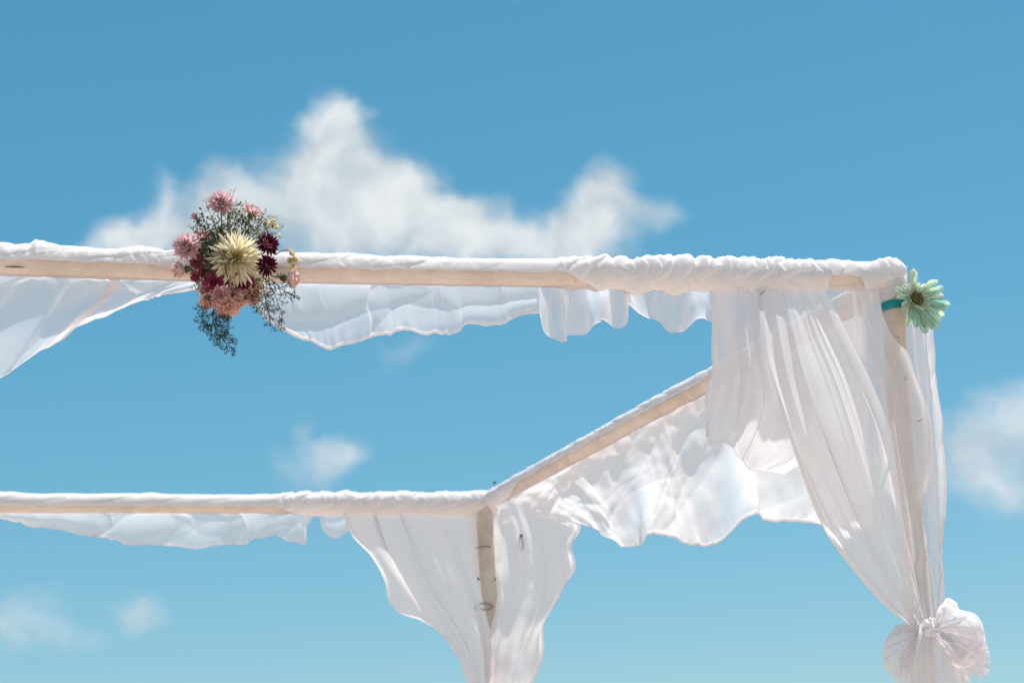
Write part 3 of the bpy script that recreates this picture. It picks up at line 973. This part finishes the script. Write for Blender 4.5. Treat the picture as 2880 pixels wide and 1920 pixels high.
zb = []
for i, (xt, xg) in enumerate([(1348, 1310), (1360, 1340), (1372, 1370), (1388, 1410), (1404, 1450), (1422, 1490)]):
    zb.append([(xt, 2040, .07), ((xt + xg) / 2, 2120, .10), (xg, 2480, .11)])
sheet('lower_panel', zb, 'back', 90, 80, M_CURT, 441, pleats=[(5, .02, .1, 1, 1.4)], parent=curtain2)


# ------------------------------------------------------------------ flowers
def two_sided(name, front, back, trans=.35, rough=.55, streak=None):
    """petal: own colour on each face, some light through, faint lengthwise streaks"""
    m, b = material(name)
    geo = b.n('ShaderNodeNewGeometry')
    tco = b.n('ShaderNodeTexCoord')
    oi = b.n('ShaderNodeObjectInfo')
    nz = b.n('ShaderNodeTexNoise', ins={'Vector': b.v('ADD', b.v('MULTIPLY', tco.outputs['Object'], (1.2, 14, 6)), b.n('ShaderNodeCombineXYZ', ins={0: b.m('MULTIPLY', oi.outputs['Random'], 37.0)}).outputs[0]), 'Scale': 1.0 if streak else 60.0, 'Detail': 3.0})
    c2 = streak or tuple(c * .8 for c in front)
    f_ = b.mix(b.smooth(nz.outputs['Fac'], .42, .62), (*front, 1), (*c2, 1))
    cc = b.mix(geo.outputs['Backfacing'], f_, (*back, 1))
    pr = b.n('ShaderNodeBsdfPrincipled', ins={'Base Color': cc, 'Roughness': rough, 'Specular IOR Level': .25})
    tl = b.n('ShaderNodeBsdfTranslucent', ins={'Color': cc})
    mx = b.n('ShaderNodeMixShader', ins={0: trans, 1: pr.outputs[0], 2: tl.outputs[0]})
    b.n('ShaderNodeOutputMaterial', ins={0: mx.outputs[0]})
    return m


M_WHITE = two_sided('cream_petal', (.90, .82, .60), (.88, .82, .62), .45)
M_YEL = two_sided('yellow_floret', (.72, .58, .14), (.7, .58, .18), .35)
M_PINK = two_sided('pink_petal', (.82, .54, .57), (.86, .68, .68), .45)
M_PINK2 = two_sided('pale_pink_petal', (.80, .50, .50), (.82, .58, .56), .4)
M_PEACH = two_sided('peach_petal', (.86, .57, .51), (.87, .64, .58), .45)
M_MAG = two_sided('magenta_petal', (.36, .055, .13), (.50, .16, .23), .3)
M_BURG = two_sided('burgundy_petal', (.12, .006, .035), (.50, .20, .26), .15)
M_CREAM = two_sided('cream_bud', (.84, .74, .48), (.8, .7, .5), .4)
M_GREEN = two_sided('leaf_green', (.085, .105, .04), (.10, .12, .055), .3)
M_FERN = two_sided('fern_green', (.042, .052, .024), (.042, .052, .024), .15)
M_STEM = two_sided('stem_green', (.14, .17, .07), (.14, .17, .07), .1)
M_BUD = two_sided('white_floret', (.80, .76, .60), (.8, .76, .6), .3)
M_DARKC = two_sided('dark_heart', (.10, .07, .03), (.1, .07, .03), .1)
M_TEAL = two_sided('teal_petal', (.30, .60, .52), (.76, .73, .58), .42, streak=(.66, .77, .64))
M_CRM2 = two_sided('pale_teal_petal', (.62, .70, .52), (.80, .72, .52), .4, streak=(.34, .60, .48))
M_FRINGE = two_sided('pale_fringe', (.72, .80, .66), (.7, .76, .6), .35)
M_DISC = solid('flower_disc', (.15, .135, .035), .8, col2=(.09, .085, .02), scale=260, bump=.8, dist=.002)
M_RING = solid('pollen_ring', (.34, .21, .07), .8, col2=(.16, .09, .03), scale=300, bump=.5)
M_RIB = solid('teal_ribbon', (.0, .25, .27), .35, col2=(.0, .21, .24), scale=30, bump=.05, spec=.5)


def petal_geo(w, lift, cup, tip=.0, nL=6, nW=4, base=.25, curl=0.0, sh=.68):
    """unit petal along +x; returns verts, faces"""
    vs, fs = [], []
    for i in range(nL + 1):
        t = i / nL
        wid = w * (base + (1 - base) * math.sin(min(t / sh, 1) * math.pi / 2)) * (math.sqrt(max(0, 1 - ((t - sh) / (1 - sh)) ** 2)) if t > sh else 1)
        wid = max(wid, w * .10)
        z = lift * t * t + curl * max(0, t - .55) ** 2
        for j in range(nW + 1):
            k = j / nW * 2 - 1
            x = t - tip * (1 - abs(k)) * (t > .97)
            vs.append((x, wid * .5 * k, z + cup * wid * (k * k - .5) + .06 * w * math.cos(k * 6)))
    for i in range(nL):
        for j in range(nW):
            a_ = i * (nW + 1) + j
            fs.append((a_, a_ + nW + 1, a_ + nW + 2, a_ + 1))
    return vs, fs


def petal_data(name, mat, **kw):
    vs, fs = petal_geo(**kw)
    me = bpy.data.meshes.new(name)
    me.from_pydata(vs, [], fs)
    me.materials.append(mat)
    me.polygons.foreach_set('use_smooth', np.ones(len(fs), dtype=bool))
    return me


def frame_of(face):
    """right-handed frame whose z looks along face = (right, up, toward the camera)"""
    z = E_F * face[0] + np.array([0, 0, 1.0]) * face[1] + N_F * face[2]
    z = z / np.linalg.norm(z)
    x = np.cross(np.array([0, 0, 1.0]), z)
    if np.linalg.norm(x) < .1:
        x = E_F.copy()
    x /= np.linalg.norm(x)
    y = np.cross(z, x)
    return Matrix([[x[i], y[i], z[i]] for i in range(3)]).to_4x4()


def petal_matrix(fm, ang, el, length, roll=0, r0=0.0, z0=0.0):
    return fm @ Matrix.Rotation(ang, 4, 'Z') @ Matrix.Translation((r0, 0, z0)) @ Matrix.Rotation(-el, 4, 'Y') @ Matrix.Rotation(roll, 4, 'X') @ Matrix.Diagonal((length, length, length, 1))


def bloom(thing_, name, px, py, off, rpx, face, mat, outer, inner, center=None, shape=None, single=False, label=None, calyx=False, plane='front'):
    """a flower head. outer: [(count, elevation deg, length factor)] petals kept as objects when single,
    inner: the packed middle, one mesh"""
    p = P(px, py, off, plane)
    R = rpx * 1.17 * mpp(p)
    fm = Matrix.Translation(tuple(p)) @ frame_of(face)
    shape = shape or dict(w=.22, lift=.12, cup=.55)
    mb = MB()
    r_ = random.Random(int(px * 31 + py))

    def put(geo, M, k=0):
        vs, fs = geo
        mb.add([tuple(M @ Vector(v)) for v in vs], fs, k)
    geo = petal_geo(**shape)
    gin = petal_geo(**{**shape, 'lift': .35})
    for cnt, el, lf, *kk in inner:
        for i in range(cnt):
            put(gin, petal_matrix(fm, (i + r_.random() * .8) / cnt * 2 * math.pi, math.radians(el + r_.uniform(-8, 8)), R * lf * r_.uniform(.85, 1.1), r_.uniform(-.4, .4)), kk[0] if kk else 0)
    if center:
        for i in range(16):
            aa, rr = r_.random() * 6.28, R * .12 * math.sqrt(r_.random())
            q = fm @ Vector((rr * math.cos(aa), rr * math.sin(aa), R * .16))
            mb.ball(tuple(q), R * .045, 1)
    if calyx:
        z = np.array(fm.col[2][:3])
        for i in range(8):
            put(petal_geo(w=.5, lift=.25, cup=.3), petal_matrix(fm, i / 8 * 6.28, math.radians(35), R * .42, 0, 0, -R * .32), 2)
        mb.tube([p - z * R * .40, p - z * R * .22, p - z * R * .05], [R * .10, R * .22, R * .12], 8, 2)
    if not single:
        for cnt, el, lf in outer:
            for i in range(cnt):
                put(geo, petal_matrix(fm, (i + r_.random() * .7) / cnt * 2 * math.pi, math.radians(el + r_.uniform(-9, 9)), R * lf * r_.uniform(.86, 1.06), r_.uniform(-.3, .3)))
    o_ = mb.build(name, mat, thing_, mats=[mat, center or M_DARKC, M_GREEN])
    if label:
        o_['label'] = label
    if single:
        datas = []
        for v in range(3):
            sh = dict(shape)
            sh['lift'] = shape.get('lift', .1) * (.5 + .5 * v)
            sh['curl'] = (.0, .5, -.4)[v]
            datas.append(petal_data('petal', mat, **sh))
        for cnt, el, lf in outer:
            for i in range(cnt):
                M = petal_matrix(fm, (i + r_.random() * .7) / cnt * 2 * math.pi, math.radians(el + r_.uniform(-8, 8)), R * lf * r_.uniform(.86, 1.06), r_.uniform(-.3, .3))
                po = bpy.data.objects.new('petal', datas[r_.randrange(3)])
                C.objects.link(po)
                po.parent = o_
                po.matrix_parent_inverse = Matrix.Identity(4)
                po.matrix_basis = M
    return o_


bq = P(612, 745, .06)
bouquet = empty('bouquet', bq)
tag(bouquet, 'mixed bouquet of pink, burgundy and cream chrysanthemums tied to the front beam', 'bouquet')
NARROW = dict(w=.165, lift=.15, cup=.7, nL=5, nW=2)
SPOON = dict(w=.30, lift=.10, cup=.5, nL=5, nW=2)
MUM_O = [(24, 8, 1.0), (22, 22, .94)]
MUM_I = [(24, 34, .86), (22, 46, .74), (20, 58, .60), (14, 70, .46), (8, 82, .34)]
bloom(bouquet, 'chrysanthemum', 621, 576, .10, 37, (-.1, .15, 1), M_PINK, MUM_O, MUM_I, M_DARKC, NARROW, True, 'pink chrysanthemum at the top of the bouquet', calyx=True)
bloom(bouquet, 'chrysanthemum', 528, 698, .11, 41, (-.25, .1, 1), M_PINK, MUM_O, MUM_I, M_DARKC, NARROW, True, 'large pink chrysanthemum on the left side', calyx=True)
bloom(bouquet, 'chrysanthemum', 570, 673, .07, 28, (-.1, .5, .8), M_PINK2, [(16, 15, 1), (14, 30, .9)], MUM_I, None, NARROW)
bloom(bouquet, 'chrysanthemum', 522, 757, .09, 36, (-1, -.12, .15), M_PINK2, [(16, 38, .95), (14, 52, .95)], [(14, 62, .9), (10, 75, .8)], None, SPOON, calyx=True)
bloom(bouquet, 'chrysanthemum', 706, 602, .09, 30, (.3, .75, .6), M_PINK2, [(16, 10, 1), (16, 28, .9)], MUM_I, M_DARKC, NARROW, calyx=True)
bloom(bouquet, 'chrysanthemum', 556, 618, .09, 20, (-.7, .75, .3), M_BURG, [(12, 50, 1), (10, 62, 1)], [(8, 75, .9)], None, NARROW, label='burgundy bud on a thin stem', calyx=True)
bloom(bouquet, 'chrysanthemum', 662, 730, .13, 75, (.10, .0, 1), M_WHITE, [(30, 4, 1.0), (30, 14, .97), (26, 24, .90)], [(26, 34, .78), (24, 46, .60), (20, 58, .44, 1), (14, 72, .30, 1)], M_YEL, dict(w=.115, lift=.10, cup=.7, nL=5, nW=2), True, 'large cream spider chrysanthemum in the middle', calyx=True)
bloom(bouquet, 'chrysanthemum', 750, 690, .15, 33, (.25, .15, 1), M_BURG, [(22, 4, 1.0), (20, 18, .92)], [(20, 32, .80), (18, 46, .66), (14, 62, .48)], M_YEL, dict(w=.19, lift=.16, cup=.9, nL=5, nW=2), True, 'upper burgundy chrysanthemum')
bloom(bouquet, 'chrysanthemum', 749, 748, .15, 30, (.2, -.1, 1), M_BURG, [(22, 4, 1.0), (20, 18, .92)], [(20, 32, .80), (18, 46, .66), (14, 62, .48)], M_YEL, dict(w=.19, lift=.16, cup=.9, nL=5, nW=2), True, 'lower burgundy chrysanthemum')
for px, py, r_px, fc, mt in ((756, 632, 14, (.3, .6, .8), M_CREAM), (768, 622, 12, (.5, .7, .6), M_CREAM), (772, 640, 12, (.6, .2, .8), M_CREAM), (780, 663, 10, (.8, .2, .6), M_CREAM), (748, 645, 11, (.2, .3, 1), M_CREAM)):
    bloom(bouquet, 'small_flower', px, py, .09, r_px, fc, mt, [(7, 25, 1)], [(6, 50, .8), (4, 75, .6)], None, dict(w=.7, lift=.2, cup=.4, nL=4, nW=2))
for px, py, r_px, fc, mt in ((818, 716, 13, (.5, .3, .8), M_CREAM), (826, 730, 14, (.6, -.2, .8), M_CREAM), (814, 733, 13, (.1, -.4, .9), M_CREAM), (822, 745, 12, (.3, -.8, .6), M_CREAM), (812, 703, 9, (.0, .8, .4), M_PINK2)):
    bloom(bouquet, 'small_flower', px, py, .075, r_px, fc, mt, [(7, 25, 1)], [(6, 50, .8), (4, 75, .6)], None, dict(w=.7, lift=.2, cup=.4, nL=4, nW=2))
bloom(bouquet, 'carnation', 803, 783, .08, 36, (.95, -.10, .25), M_PINK2, [(12, 40, .95), (12, 55, .98)], [(10, 62, .95), (8, 75, .85)], None, dict(w=.55, lift=.1, cup=.35, nL=5, nW=3), calyx=True)
bloom(bouquet, 'chrysanthemum', 556, 740, .085, 22, (-.4, -.1, 1), M_MAG, [(12, 12, 1), (10, 30, .9)], [(10, 50, .7), (6, 70, .5)], None, SPOON)
bloom(bouquet, 'chrysanthemum', 551, 778, .085, 17, (-.5, -.4, .8), M_MAG, [(12, 12, 1), (10, 30, .9)], [(10, 50, .7), (6, 70, .5)], None, SPOON)
bloom(bouquet, 'chrysanthemum', 602, 793, .09, 31, (-.2, -.35, 1), M_MAG, [(16, 8, 1), (14, 22, .9)], [(14, 40, .7), (10, 60, .5)], None, SPOON)
bloom(bouquet, 'chrysanthemum', 684, 797, .085, 32, (.2, -.4, 1), M_MAG, [(16, 8, 1), (14, 22, .9)], [(14, 40, .7), (10, 60, .5)], None, SPOON)
bloom(bouquet, 'chrysanthemum', 618, 828, .085, 31, (-.1, -.5, 1), M_PINK, [(16, 8, 1), (14, 22, .9)], [(14, 40, .7), (10, 60, .5)], None, SPOON)
bloom(bouquet, 'chrysanthemum', 703, 830, .075, 31, (.3, -.6, .9), M_PEACH, [(16, 8, 1), (14, 22, .9)], [(14, 40, .7), (10, 60, .5)], None, SPOON)
bloom(bouquet, 'chrysanthemum', 655, 826, .08, 26, (.1, -.5, 1), M_PINK, [(14, 8, 1), (12, 22, .9)], [(12, 40, .7), (8, 60, .5)], None, SPOON)
bloom(bouquet, 'chrysanthemum', 640, 857, .075, 37, (.1, -.8, .75), M_PEACH, [(18, 6, 1), (16, 18, .95)], [(16, 36, .75), (12, 58, .5)], M_DARKC, SPOON, label='peach chrysanthemum at the bottom of the bouquet')
bloom(bouquet, 'chrysanthemum', 586, 846, .075, 26, (-.4, -.8, .6), M_PEACH, [(14, 10, 1), (12, 22, .95)], [(12, 40, .75), (10, 60, .5)], None, SPOON)
bloom(bouquet, 'seed_head', 584, 836, .115, 11, (-.1, -.2, 1), M_GREEN, [(9, 10, 1)], [(7, 40, .7)], M_BUD, SPOON)

HUB = (628, 742)


def spray(name, target, off, nt, spread, parent, mat_ball, ball, seed, lift=0.0, start=None, stem_w=1.0, tl=(.5, 1.0)):
    """a thin branching stem tipped with tiny flower heads"""
    r_ = random.Random(seed)
    mb = MB()
    sx, sy = start or HUB
    p0, p1 = P(sx, sy, .03), P(target[0], target[1], off)
    k = mpp(p0)
    mid = (p0 + p1) / 2 + np.array([0, 0, lift]) + E_F * r_.uniform(-.008, .008)
    st = resample([p0, mid, p1], 9)
    mb.tube(st, np.linspace(1.4, .7, 9) * k * stem_w, 5, 0)
    for i in range(nt):
        b0 = st[r_.randrange(4, 9)]
        L_ = spread * k * r_.uniform(*tl)
        d_ = (p1 - p0) / np.linalg.norm(p1 - p0) * .8 + np.array([r_.gauss(0, .7) for _ in range(3)])
        d_ /= np.linalg.norm(d_)
        b1 = b0 + d_ * L_
        mb.tube([b0, (b0 + b1) / 2 + np.array([0, 0, .1 * L_]), b1], [.55 * k, .5 * k, .4 * k], 4, 0)
        for j in range(r_.choice((1, 2, 2, 3))):
            e_ = b1 + np.array([r_.gauss(0, .35) for _ in range(3)]) * L_ * .5
            mb.tube([b1, e_], [.4 * k, .35 * k], 3, 0)
            green = r_.random() < .35
            mb.ball(e_, k * ball * r_.uniform(.5, 1.15), 2 if green else 1, squash=(1, 1, .85))
    return mb.build(name, mat_ball, parent, mats=[M_STEM, mat_ball, M_GREEN])


tg = [(582, 575), (645, 560), (655, 548), (668, 556), (678, 580), (690, 590), (640, 600), (600, 612), (560, 640), (545, 650), (575, 620), (615, 640), (650, 640), (676, 628), (700, 625), (722, 622), (738, 612), (752, 610), (735, 640), (772, 632), (788, 645), (758, 650), (700, 650), (660, 655), (628, 620), (590, 660)]
for i, t_ in enumerate(tg):
    spray('baby_breath', t_, .05 + .05 * ((i * 7) % 5) / 5, 14, 26, bouquet, M_BUD, 3.4, 500 + i, .004)
for i, t_ in enumerate([(742, 800), (760, 812), (725, 815), (720, 790), (545, 800), (565, 815), (640, 835), (668, 845), (760, 785), (590, 830)]):
    spray('baby_breath', t_, .09, 12, 18, bouquet, M_BUD, 3.4, 560 + i, -.002, start=(650, 770))


def leaf_bunch(name, cx, cy, off, n, rad, lpx, seed, mat):
    r_ = random.Random(seed)
    mb = MB()
    for i in range(n):
        x, y = cx + max(-1.5, min(1.5, r_.gauss(0, 1))) * rad, cy + max(-1.5, min(1.5, r_.gauss(0, 1))) * rad
        p = P(x, y, off + r_.uniform(-.03, .02))
        M = Matrix.Translation(tuple(p)) @ Matrix.Rotation(r_.uniform(0, 6.28), 4, 'Z') @ Matrix.Rotation(r_.uniform(-1.4, 1.4), 4, 'Y') @ Matrix.Rotation(r_.uniform(-1, 1), 4, 'X')
        l_ = lpx * mpp(p) * r_.uniform(.6, 1.2)
        vs, fs = petal_geo(w=.28, lift=.2, cup=.4, nL=4, nW=2)
        mb.add([tuple(M @ (Vector(v) * l_)) for v in vs], fs)
    return mb.build(name, mat, parent=bouquet)


for i, (x, y, of, n, rd, l_) in enumerate([(590, 665, .07, 60, 20, 22), (570, 700, .07, 70, 18, 24), (600, 720, .07, 60, 20, 26), (592, 765, .075, 60, 20, 24), (640, 640, .05, 60, 28, 20), (700, 640, .05, 50, 25, 20), (650, 800, .06, 70, 30, 22), (720, 800, .05, 50, 20, 20), (610, 745, .03, 90, 40, 30), (680, 745, .03, 90, 40, 30)]):
    leaf_bunch('foliage', x, y, of, n, rd, l_, 700 + i, M_GREEN)


def frond(name, path, off, nb, bl, seed, needle=6.0, both=True, side=0, wn=.42, mat=M_FERN, sub=True):
    """feathery asparagus-fern branch: stem, side twigs, tufts of needles"""
    r_ = random.Random(seed)
    mb = MB()
    pts = [P(x, y, off + .01 * math.sin(i * 1.3)) for i, (x, y) in enumerate(path)]
    st = resample(pts, 26)
    k = mpp(st[0])
    mb.tube(st, np.linspace(1.5, .6, 26) * k, 5)

    def tuft(q, d_, n):
        for _ in range(n):
            e = d_ * .7 + np.array([r_.gauss(0, .75) for _ in range(3)])
            e /= np.linalg.norm(e) + 1e-9
            L_ = needle * k * r_.uniform(.6, 1.15)
            s_ = np.cross(e, np.array([r_.gauss(0, 1) for _ in range(3)]))
            s_ *= wn * k / (np.linalg.norm(s_) + 1e-9)
            mb.add([q - s_, q + s_, q + e * L_ + s_ * .5, q + e * L_ - s_ * .5], [(0, 1, 2, 3)])

    def twig(b0, d_, L_, depth):
        n = max(3, int(L_ / (5 * k)))
        q = b0.copy()
        prev = [q.copy()]
        for i in range(n):
            d_ = d_ + np.array([r_.gauss(0, .16) for _ in range(3)]) + np.array([0, 0, -.03])
            d_ /= np.linalg.norm(d_)
            q = q + d_ * L_ / n
            prev.append(q.copy())
            if depth == 0 and sub and r_.random() < .62:
                sd_ = np.cross(d_, N_F) * r_.choice((-1, 1)) + d_ * .9 + N_F * r_.gauss(0, .4)
                twig(q, sd_ / np.linalg.norm(sd_), L_ * .42 * (1 - .5 * i / n), 1)
            if i > n * .2:
                tuft(q, d_, 5)
        mb.tube(prev, np.linspace(.75, .4, len(prev)) * k, 4, cap=False)
        tuft(q, d_, 7)
    for i in range(nb):
        f_ = .12 + .88 * i / nb
        j = min(int(f_ * 25), 24)
        d_ = st[j + 1] - st[j]
        d_ /= np.linalg.norm(d_)
        sd_ = (1 if (i % 2) else -1) if both else side
        w_ = np.cross(d_, N_F) * sd_
        v_ = d_ * .95 + w_ * .75 + N_F * r_.gauss(0, .35)
        twig(st[j], v_ / np.linalg.norm(v_), bl * k * (1.1 - .72 * f_) * r_.uniform(.8, 1.15), 0)
    tuft(st[-1], d_, 8)
    return mb.build(name, mat, bouquet, smooth=False)


frond('fern_frond', [(610, 850), (598, 880), (606, 920), (628, 955), (655, 982)], .06, 26, 58, 801, 6.5, sub=True)
frond('fern_frond', [(590, 845), (570, 880), (566, 905), (585, 930)], .055, 14, 32, 802, 6)
frond('fern_frond', [(612, 855), (620, 885), (645, 900)], .05, 12, 30, 803, 6)
frond('fern_frond', [(705, 790), (722, 830), (745, 862), (772, 905), (790, 930)], .09, 11, 46, 804, 5.5)
frond('fern_frond', [(745, 785), (765, 815), (785, 860), (793, 900), (788, 925)], .09, 11, 40, 805, 5.5)
frond('fern_frond', [(755, 780), (785, 805), (815, 828), (834, 832)], .085, 10, 42, 806, 5.5)
frond('fern_frond', [(740, 800), (748, 850), (760, 905), (762, 930)], .085, 9, 30, 807, 5.5)
frond('fern_frond', [(690, 800), (715, 850), (728, 878)], .08, 6, 30, 808, 5.5)
frond('fern_frond', [(640, 760), (600, 740), (560, 735)], .13, 9, 34, 809, 6)
frond('fern_frond', [(640, 780), (625, 720), (600, 680), (590, 640)], .15, 10, 40, 810, 6)
frond('fern_frond', [(650, 770), (648, 800), (660, 830)], .14, 6, 26, 811, 6)
frond('fern_frond', [(640, 700), (600, 660), (570, 630), (560, 600)], .10, 10, 30, 812, 6)
frond('fern_frond', [(690, 690), (680, 640), (690, 600)], .06, 8, 30, 813, 6)
for i, (x, y, r_px, fc, mt) in enumerate([(575, 815, 20, (-.5, -.5, 1), M_PINK), (640, 790, 22, (0, -.3, 1), M_MAG), (662, 812, 20, (.1, -.4, 1), M_MAG), (722, 812, 22, (.4, -.5, 1), M_PEACH), (600, 838, 22, (-.2, -.6, 1), M_PEACH), (672, 850, 18, (.2, -.7, .8), M_PEACH), (575, 770, 18, (-.4, -.2, 1), M_MAG), (560, 712, 20, (-.4, .0, 1), M_PINK2)]):
    bloom(bouquet, 'chrysanthemum', x, y, .06, r_px, fc, mt, [(16, 8, 1), (14, 22, .9)], [(12, 40, .7), (8, 60, .5)], None, SPOON)
for i, (aa, bb, o0, o1) in enumerate([((556, 625), (590, 660), .09, .07), ((528, 757), (560, 750), .10, .08), ((765, 778), (798, 784), .09, .08), ((775, 716), (808, 702), .09, .075), ((621, 590), (625, 660), .09, .06), ((552, 800), (600, 760), .10, .08), ((700, 615), (670, 680), .08, .06)]):
    mb = MB()
    q = [P(aa[0], aa[1], o0), P((aa[0] + bb[0]) / 2, (aa[1] + bb[1]) / 2 - 3, (o0 + o1) / 2), P(bb[0], bb[1], o1)]
    mb.tube(resample(q, 8), 2.2 * mpp(q[0]), 6)
    mb.build('stem', M_STEM, bouquet)

# ------------------------------------------------------------------ dyed gerbera at the corner
gp = P(2574, 839, .075)
gerb = empty('gerbera', gp)
tag(gerb, 'teal dyed gerbera daisy with a dark olive heart at the corner post', 'flower')
gk = mpp(gp)
gm = Matrix.Translation(tuple(gp)) @ frame_of((.18, .10, 1))
pet_d = {}
for nm, mt in (('a', M_TEAL), ('b', M_CRM2)):
    for v in range(3):
        pet_d[nm, v] = petal_data('petal', mt, w=(.28, .25, .30)[v], lift=(.04, .16, -.10)[v], cup=(.25, .6, .2)[v], tip=.05, nL=11, nW=4, base=.4, sh=.84, curl=(0, .6, -.9)[v])
GP = [(0, 82, 12, 'a', 0, 0), (-9, 84, 4, 'b', 1, .3), (-22, 66, 25, 'a', 1, .4), (-38, 58, 35, 'b', 1, 0), (-58, 62, 30, 'a', 1, .3), (-72, 76, 10, 'b', 0, .2), (-92, 60, 20, 'b', 2, -.2), (-118, 64, 10, 'b', 0, 0), (-140, 78, 0, 'b', 1, -.5), (-158, 76, 8, 'b', 0, .1), (-170, 92, 2, 'a', 0, 0), (172, 108, 0, 'a', 0, .1), (160, 104, 8, 'b', 0, 0), (148, 108, 2, 'a', 0, -.2), (135, 98, 12, 'a', 2, .2), (122, 108, 0, 'b', 2, .9), (108, 96, 8, 'a', 0, 0), (97, 100, 2, 'a', 1, .4), (86, 88, 14, 'a', 0, 0), (74, 90, 5, 'a', 1, -.3), (62, 80, 18, 'a', 1, .5), (50, 88, 3, 'a', 0, .2), (42, 84, 20, 'b', 1, .6), (24, 52, 30, 'a', 1, .2)]
GP += [(a_ + 7, L_ * .86, min(el_, 6) - 6, 'b' if i_ % 2 else 'a', (0, 2)[i_ % 2], .2) for i_, (a_, L_, el_, _n, _v, _r) in enumerate(GP[::2])]
disc = MB()
rings = []
for i, (rr, zz_) in enumerate([(0, .30), (.35, .30), (.7, .24), (1.0, .10), (1.05, -.1), (.4, -.35), (.18, -.6)]):
    for j in range(20):
        t_ = j / 20 * 2 * math.pi
        rings.append(tuple(gm @ Vector((17 * gk * rr * math.cos(t_), 17 * gk * rr * math.sin(t_), 17 * gk * zz_))))
fcs = []
for i in range(6):
    for j in range(20):
        fcs.append((i * 20 + j, i * 20 + (j + 1) % 20, (i + 1) * 20 + (j + 1) % 20, (i + 1) * 20 + j))
disc.add(rings, fcs)
rg = random.Random(5)
for i in range(120):
    t_, rr = rg.random() * 6.28, 17 * gk * math.sqrt(rg.random()) * .9
    disc.ball(tuple(gm @ Vector((rr * math.cos(t_), rr * math.sin(t_), 5 * gk))), 1.3 * gk)
disc.build('disc', M_DISC, gerb)
pol = MB()
for i in range(130):
    t_, rr = rg.random() * 6.28, gk * rg.uniform(17.5, 24)
    a0 = gm @ Vector((rr * math.cos(t_), rr * math.sin(t_), 0))
    a1 = gm @ Vector((rr * 1.06 * math.cos(t_), rr * 1.06 * math.sin(t_), gk * rg.uniform(4, 8)))
    pol.tube([a0, a1], [.9 * gk, 1.0 * gk], 4)
pol.build('pollen_ring', M_RING, gerb)
fr = MB()
for i in range(150):
    vs, fs = petal_geo(w=.16, lift=.3, cup=.4, nL=4, nW=2)
    M = petal_matrix(gm, rg.random() * 6.28, math.radians(rg.uniform(14, 48)), gk * rg.uniform(16, 34), rg.uniform(-.5, .5), 20 * gk, -1 * gk)
    fr.add([tuple(M @ Vector(v)) for v in vs], fs)
fr.build('inner_florets', M_FRINGE, gerb)
for (a_, L_, el, nm, v, rl) in GP:
    M = petal_matrix(gm, math.radians(90 - a_), math.radians(el), (L_ - 8) * gk, rl, 8 * gk, -3 * gk - (1.5 * gk if nm == 'b' else 0))
    po = bpy.data.objects.new('petal', pet_d[nm, v])
    C.objects.link(po)
    po.parent = gerb
    po.matrix_parent_inverse = Matrix.Translation(tuple(-gp))
    po.matrix_basis = M
mb = MB()
mb.tube(resample([gp - np.array(gm.col[2][:3]) * 8 * gk, P(2556, 850, .045), P(2535, 860, .037), P(2522, 862, .034)], 14), 3.6 * gk, 7)
mb.build('stem', M_STEM, gerb)

# ribbon tying the flower to the post
rc = P(2513, 862, 0)
G = np.zeros((48, 7, 3))
for i in range(48):
    th = 2 * math.pi * i / 47
    for j in range(7):
        k = j / 6 - .5
        G[i, j] = rc + (.0395 + .0007 * math.sin(i * .9) - .0012 * (2 * k) ** 2) * (math.cos(th) * E_F + math.sin(th) * N_F) + np.array([0, 0, 1.0]) * (.025 * k + .004 * math.cos(th))
rib = cloth('ribbon', G, M_RIB)
tag(rib, 'narrow teal ribbon tied round the top of the near corner post', 'ribbon')
mb = MB()
q = [P(x, y, o_) for x, y, o_ in ((2520, 748, .02), (2536, 747, .02), (2546, 749, .02), (2553, 750, .02))]
mb.tube(resample(q, 10), .5 * mpp(q[0]), 4)
mb.ball(q[-1], 1.6 * mpp(q[0]))
thread = mb.build('loose_thread', M_WRAP, wrap_f)
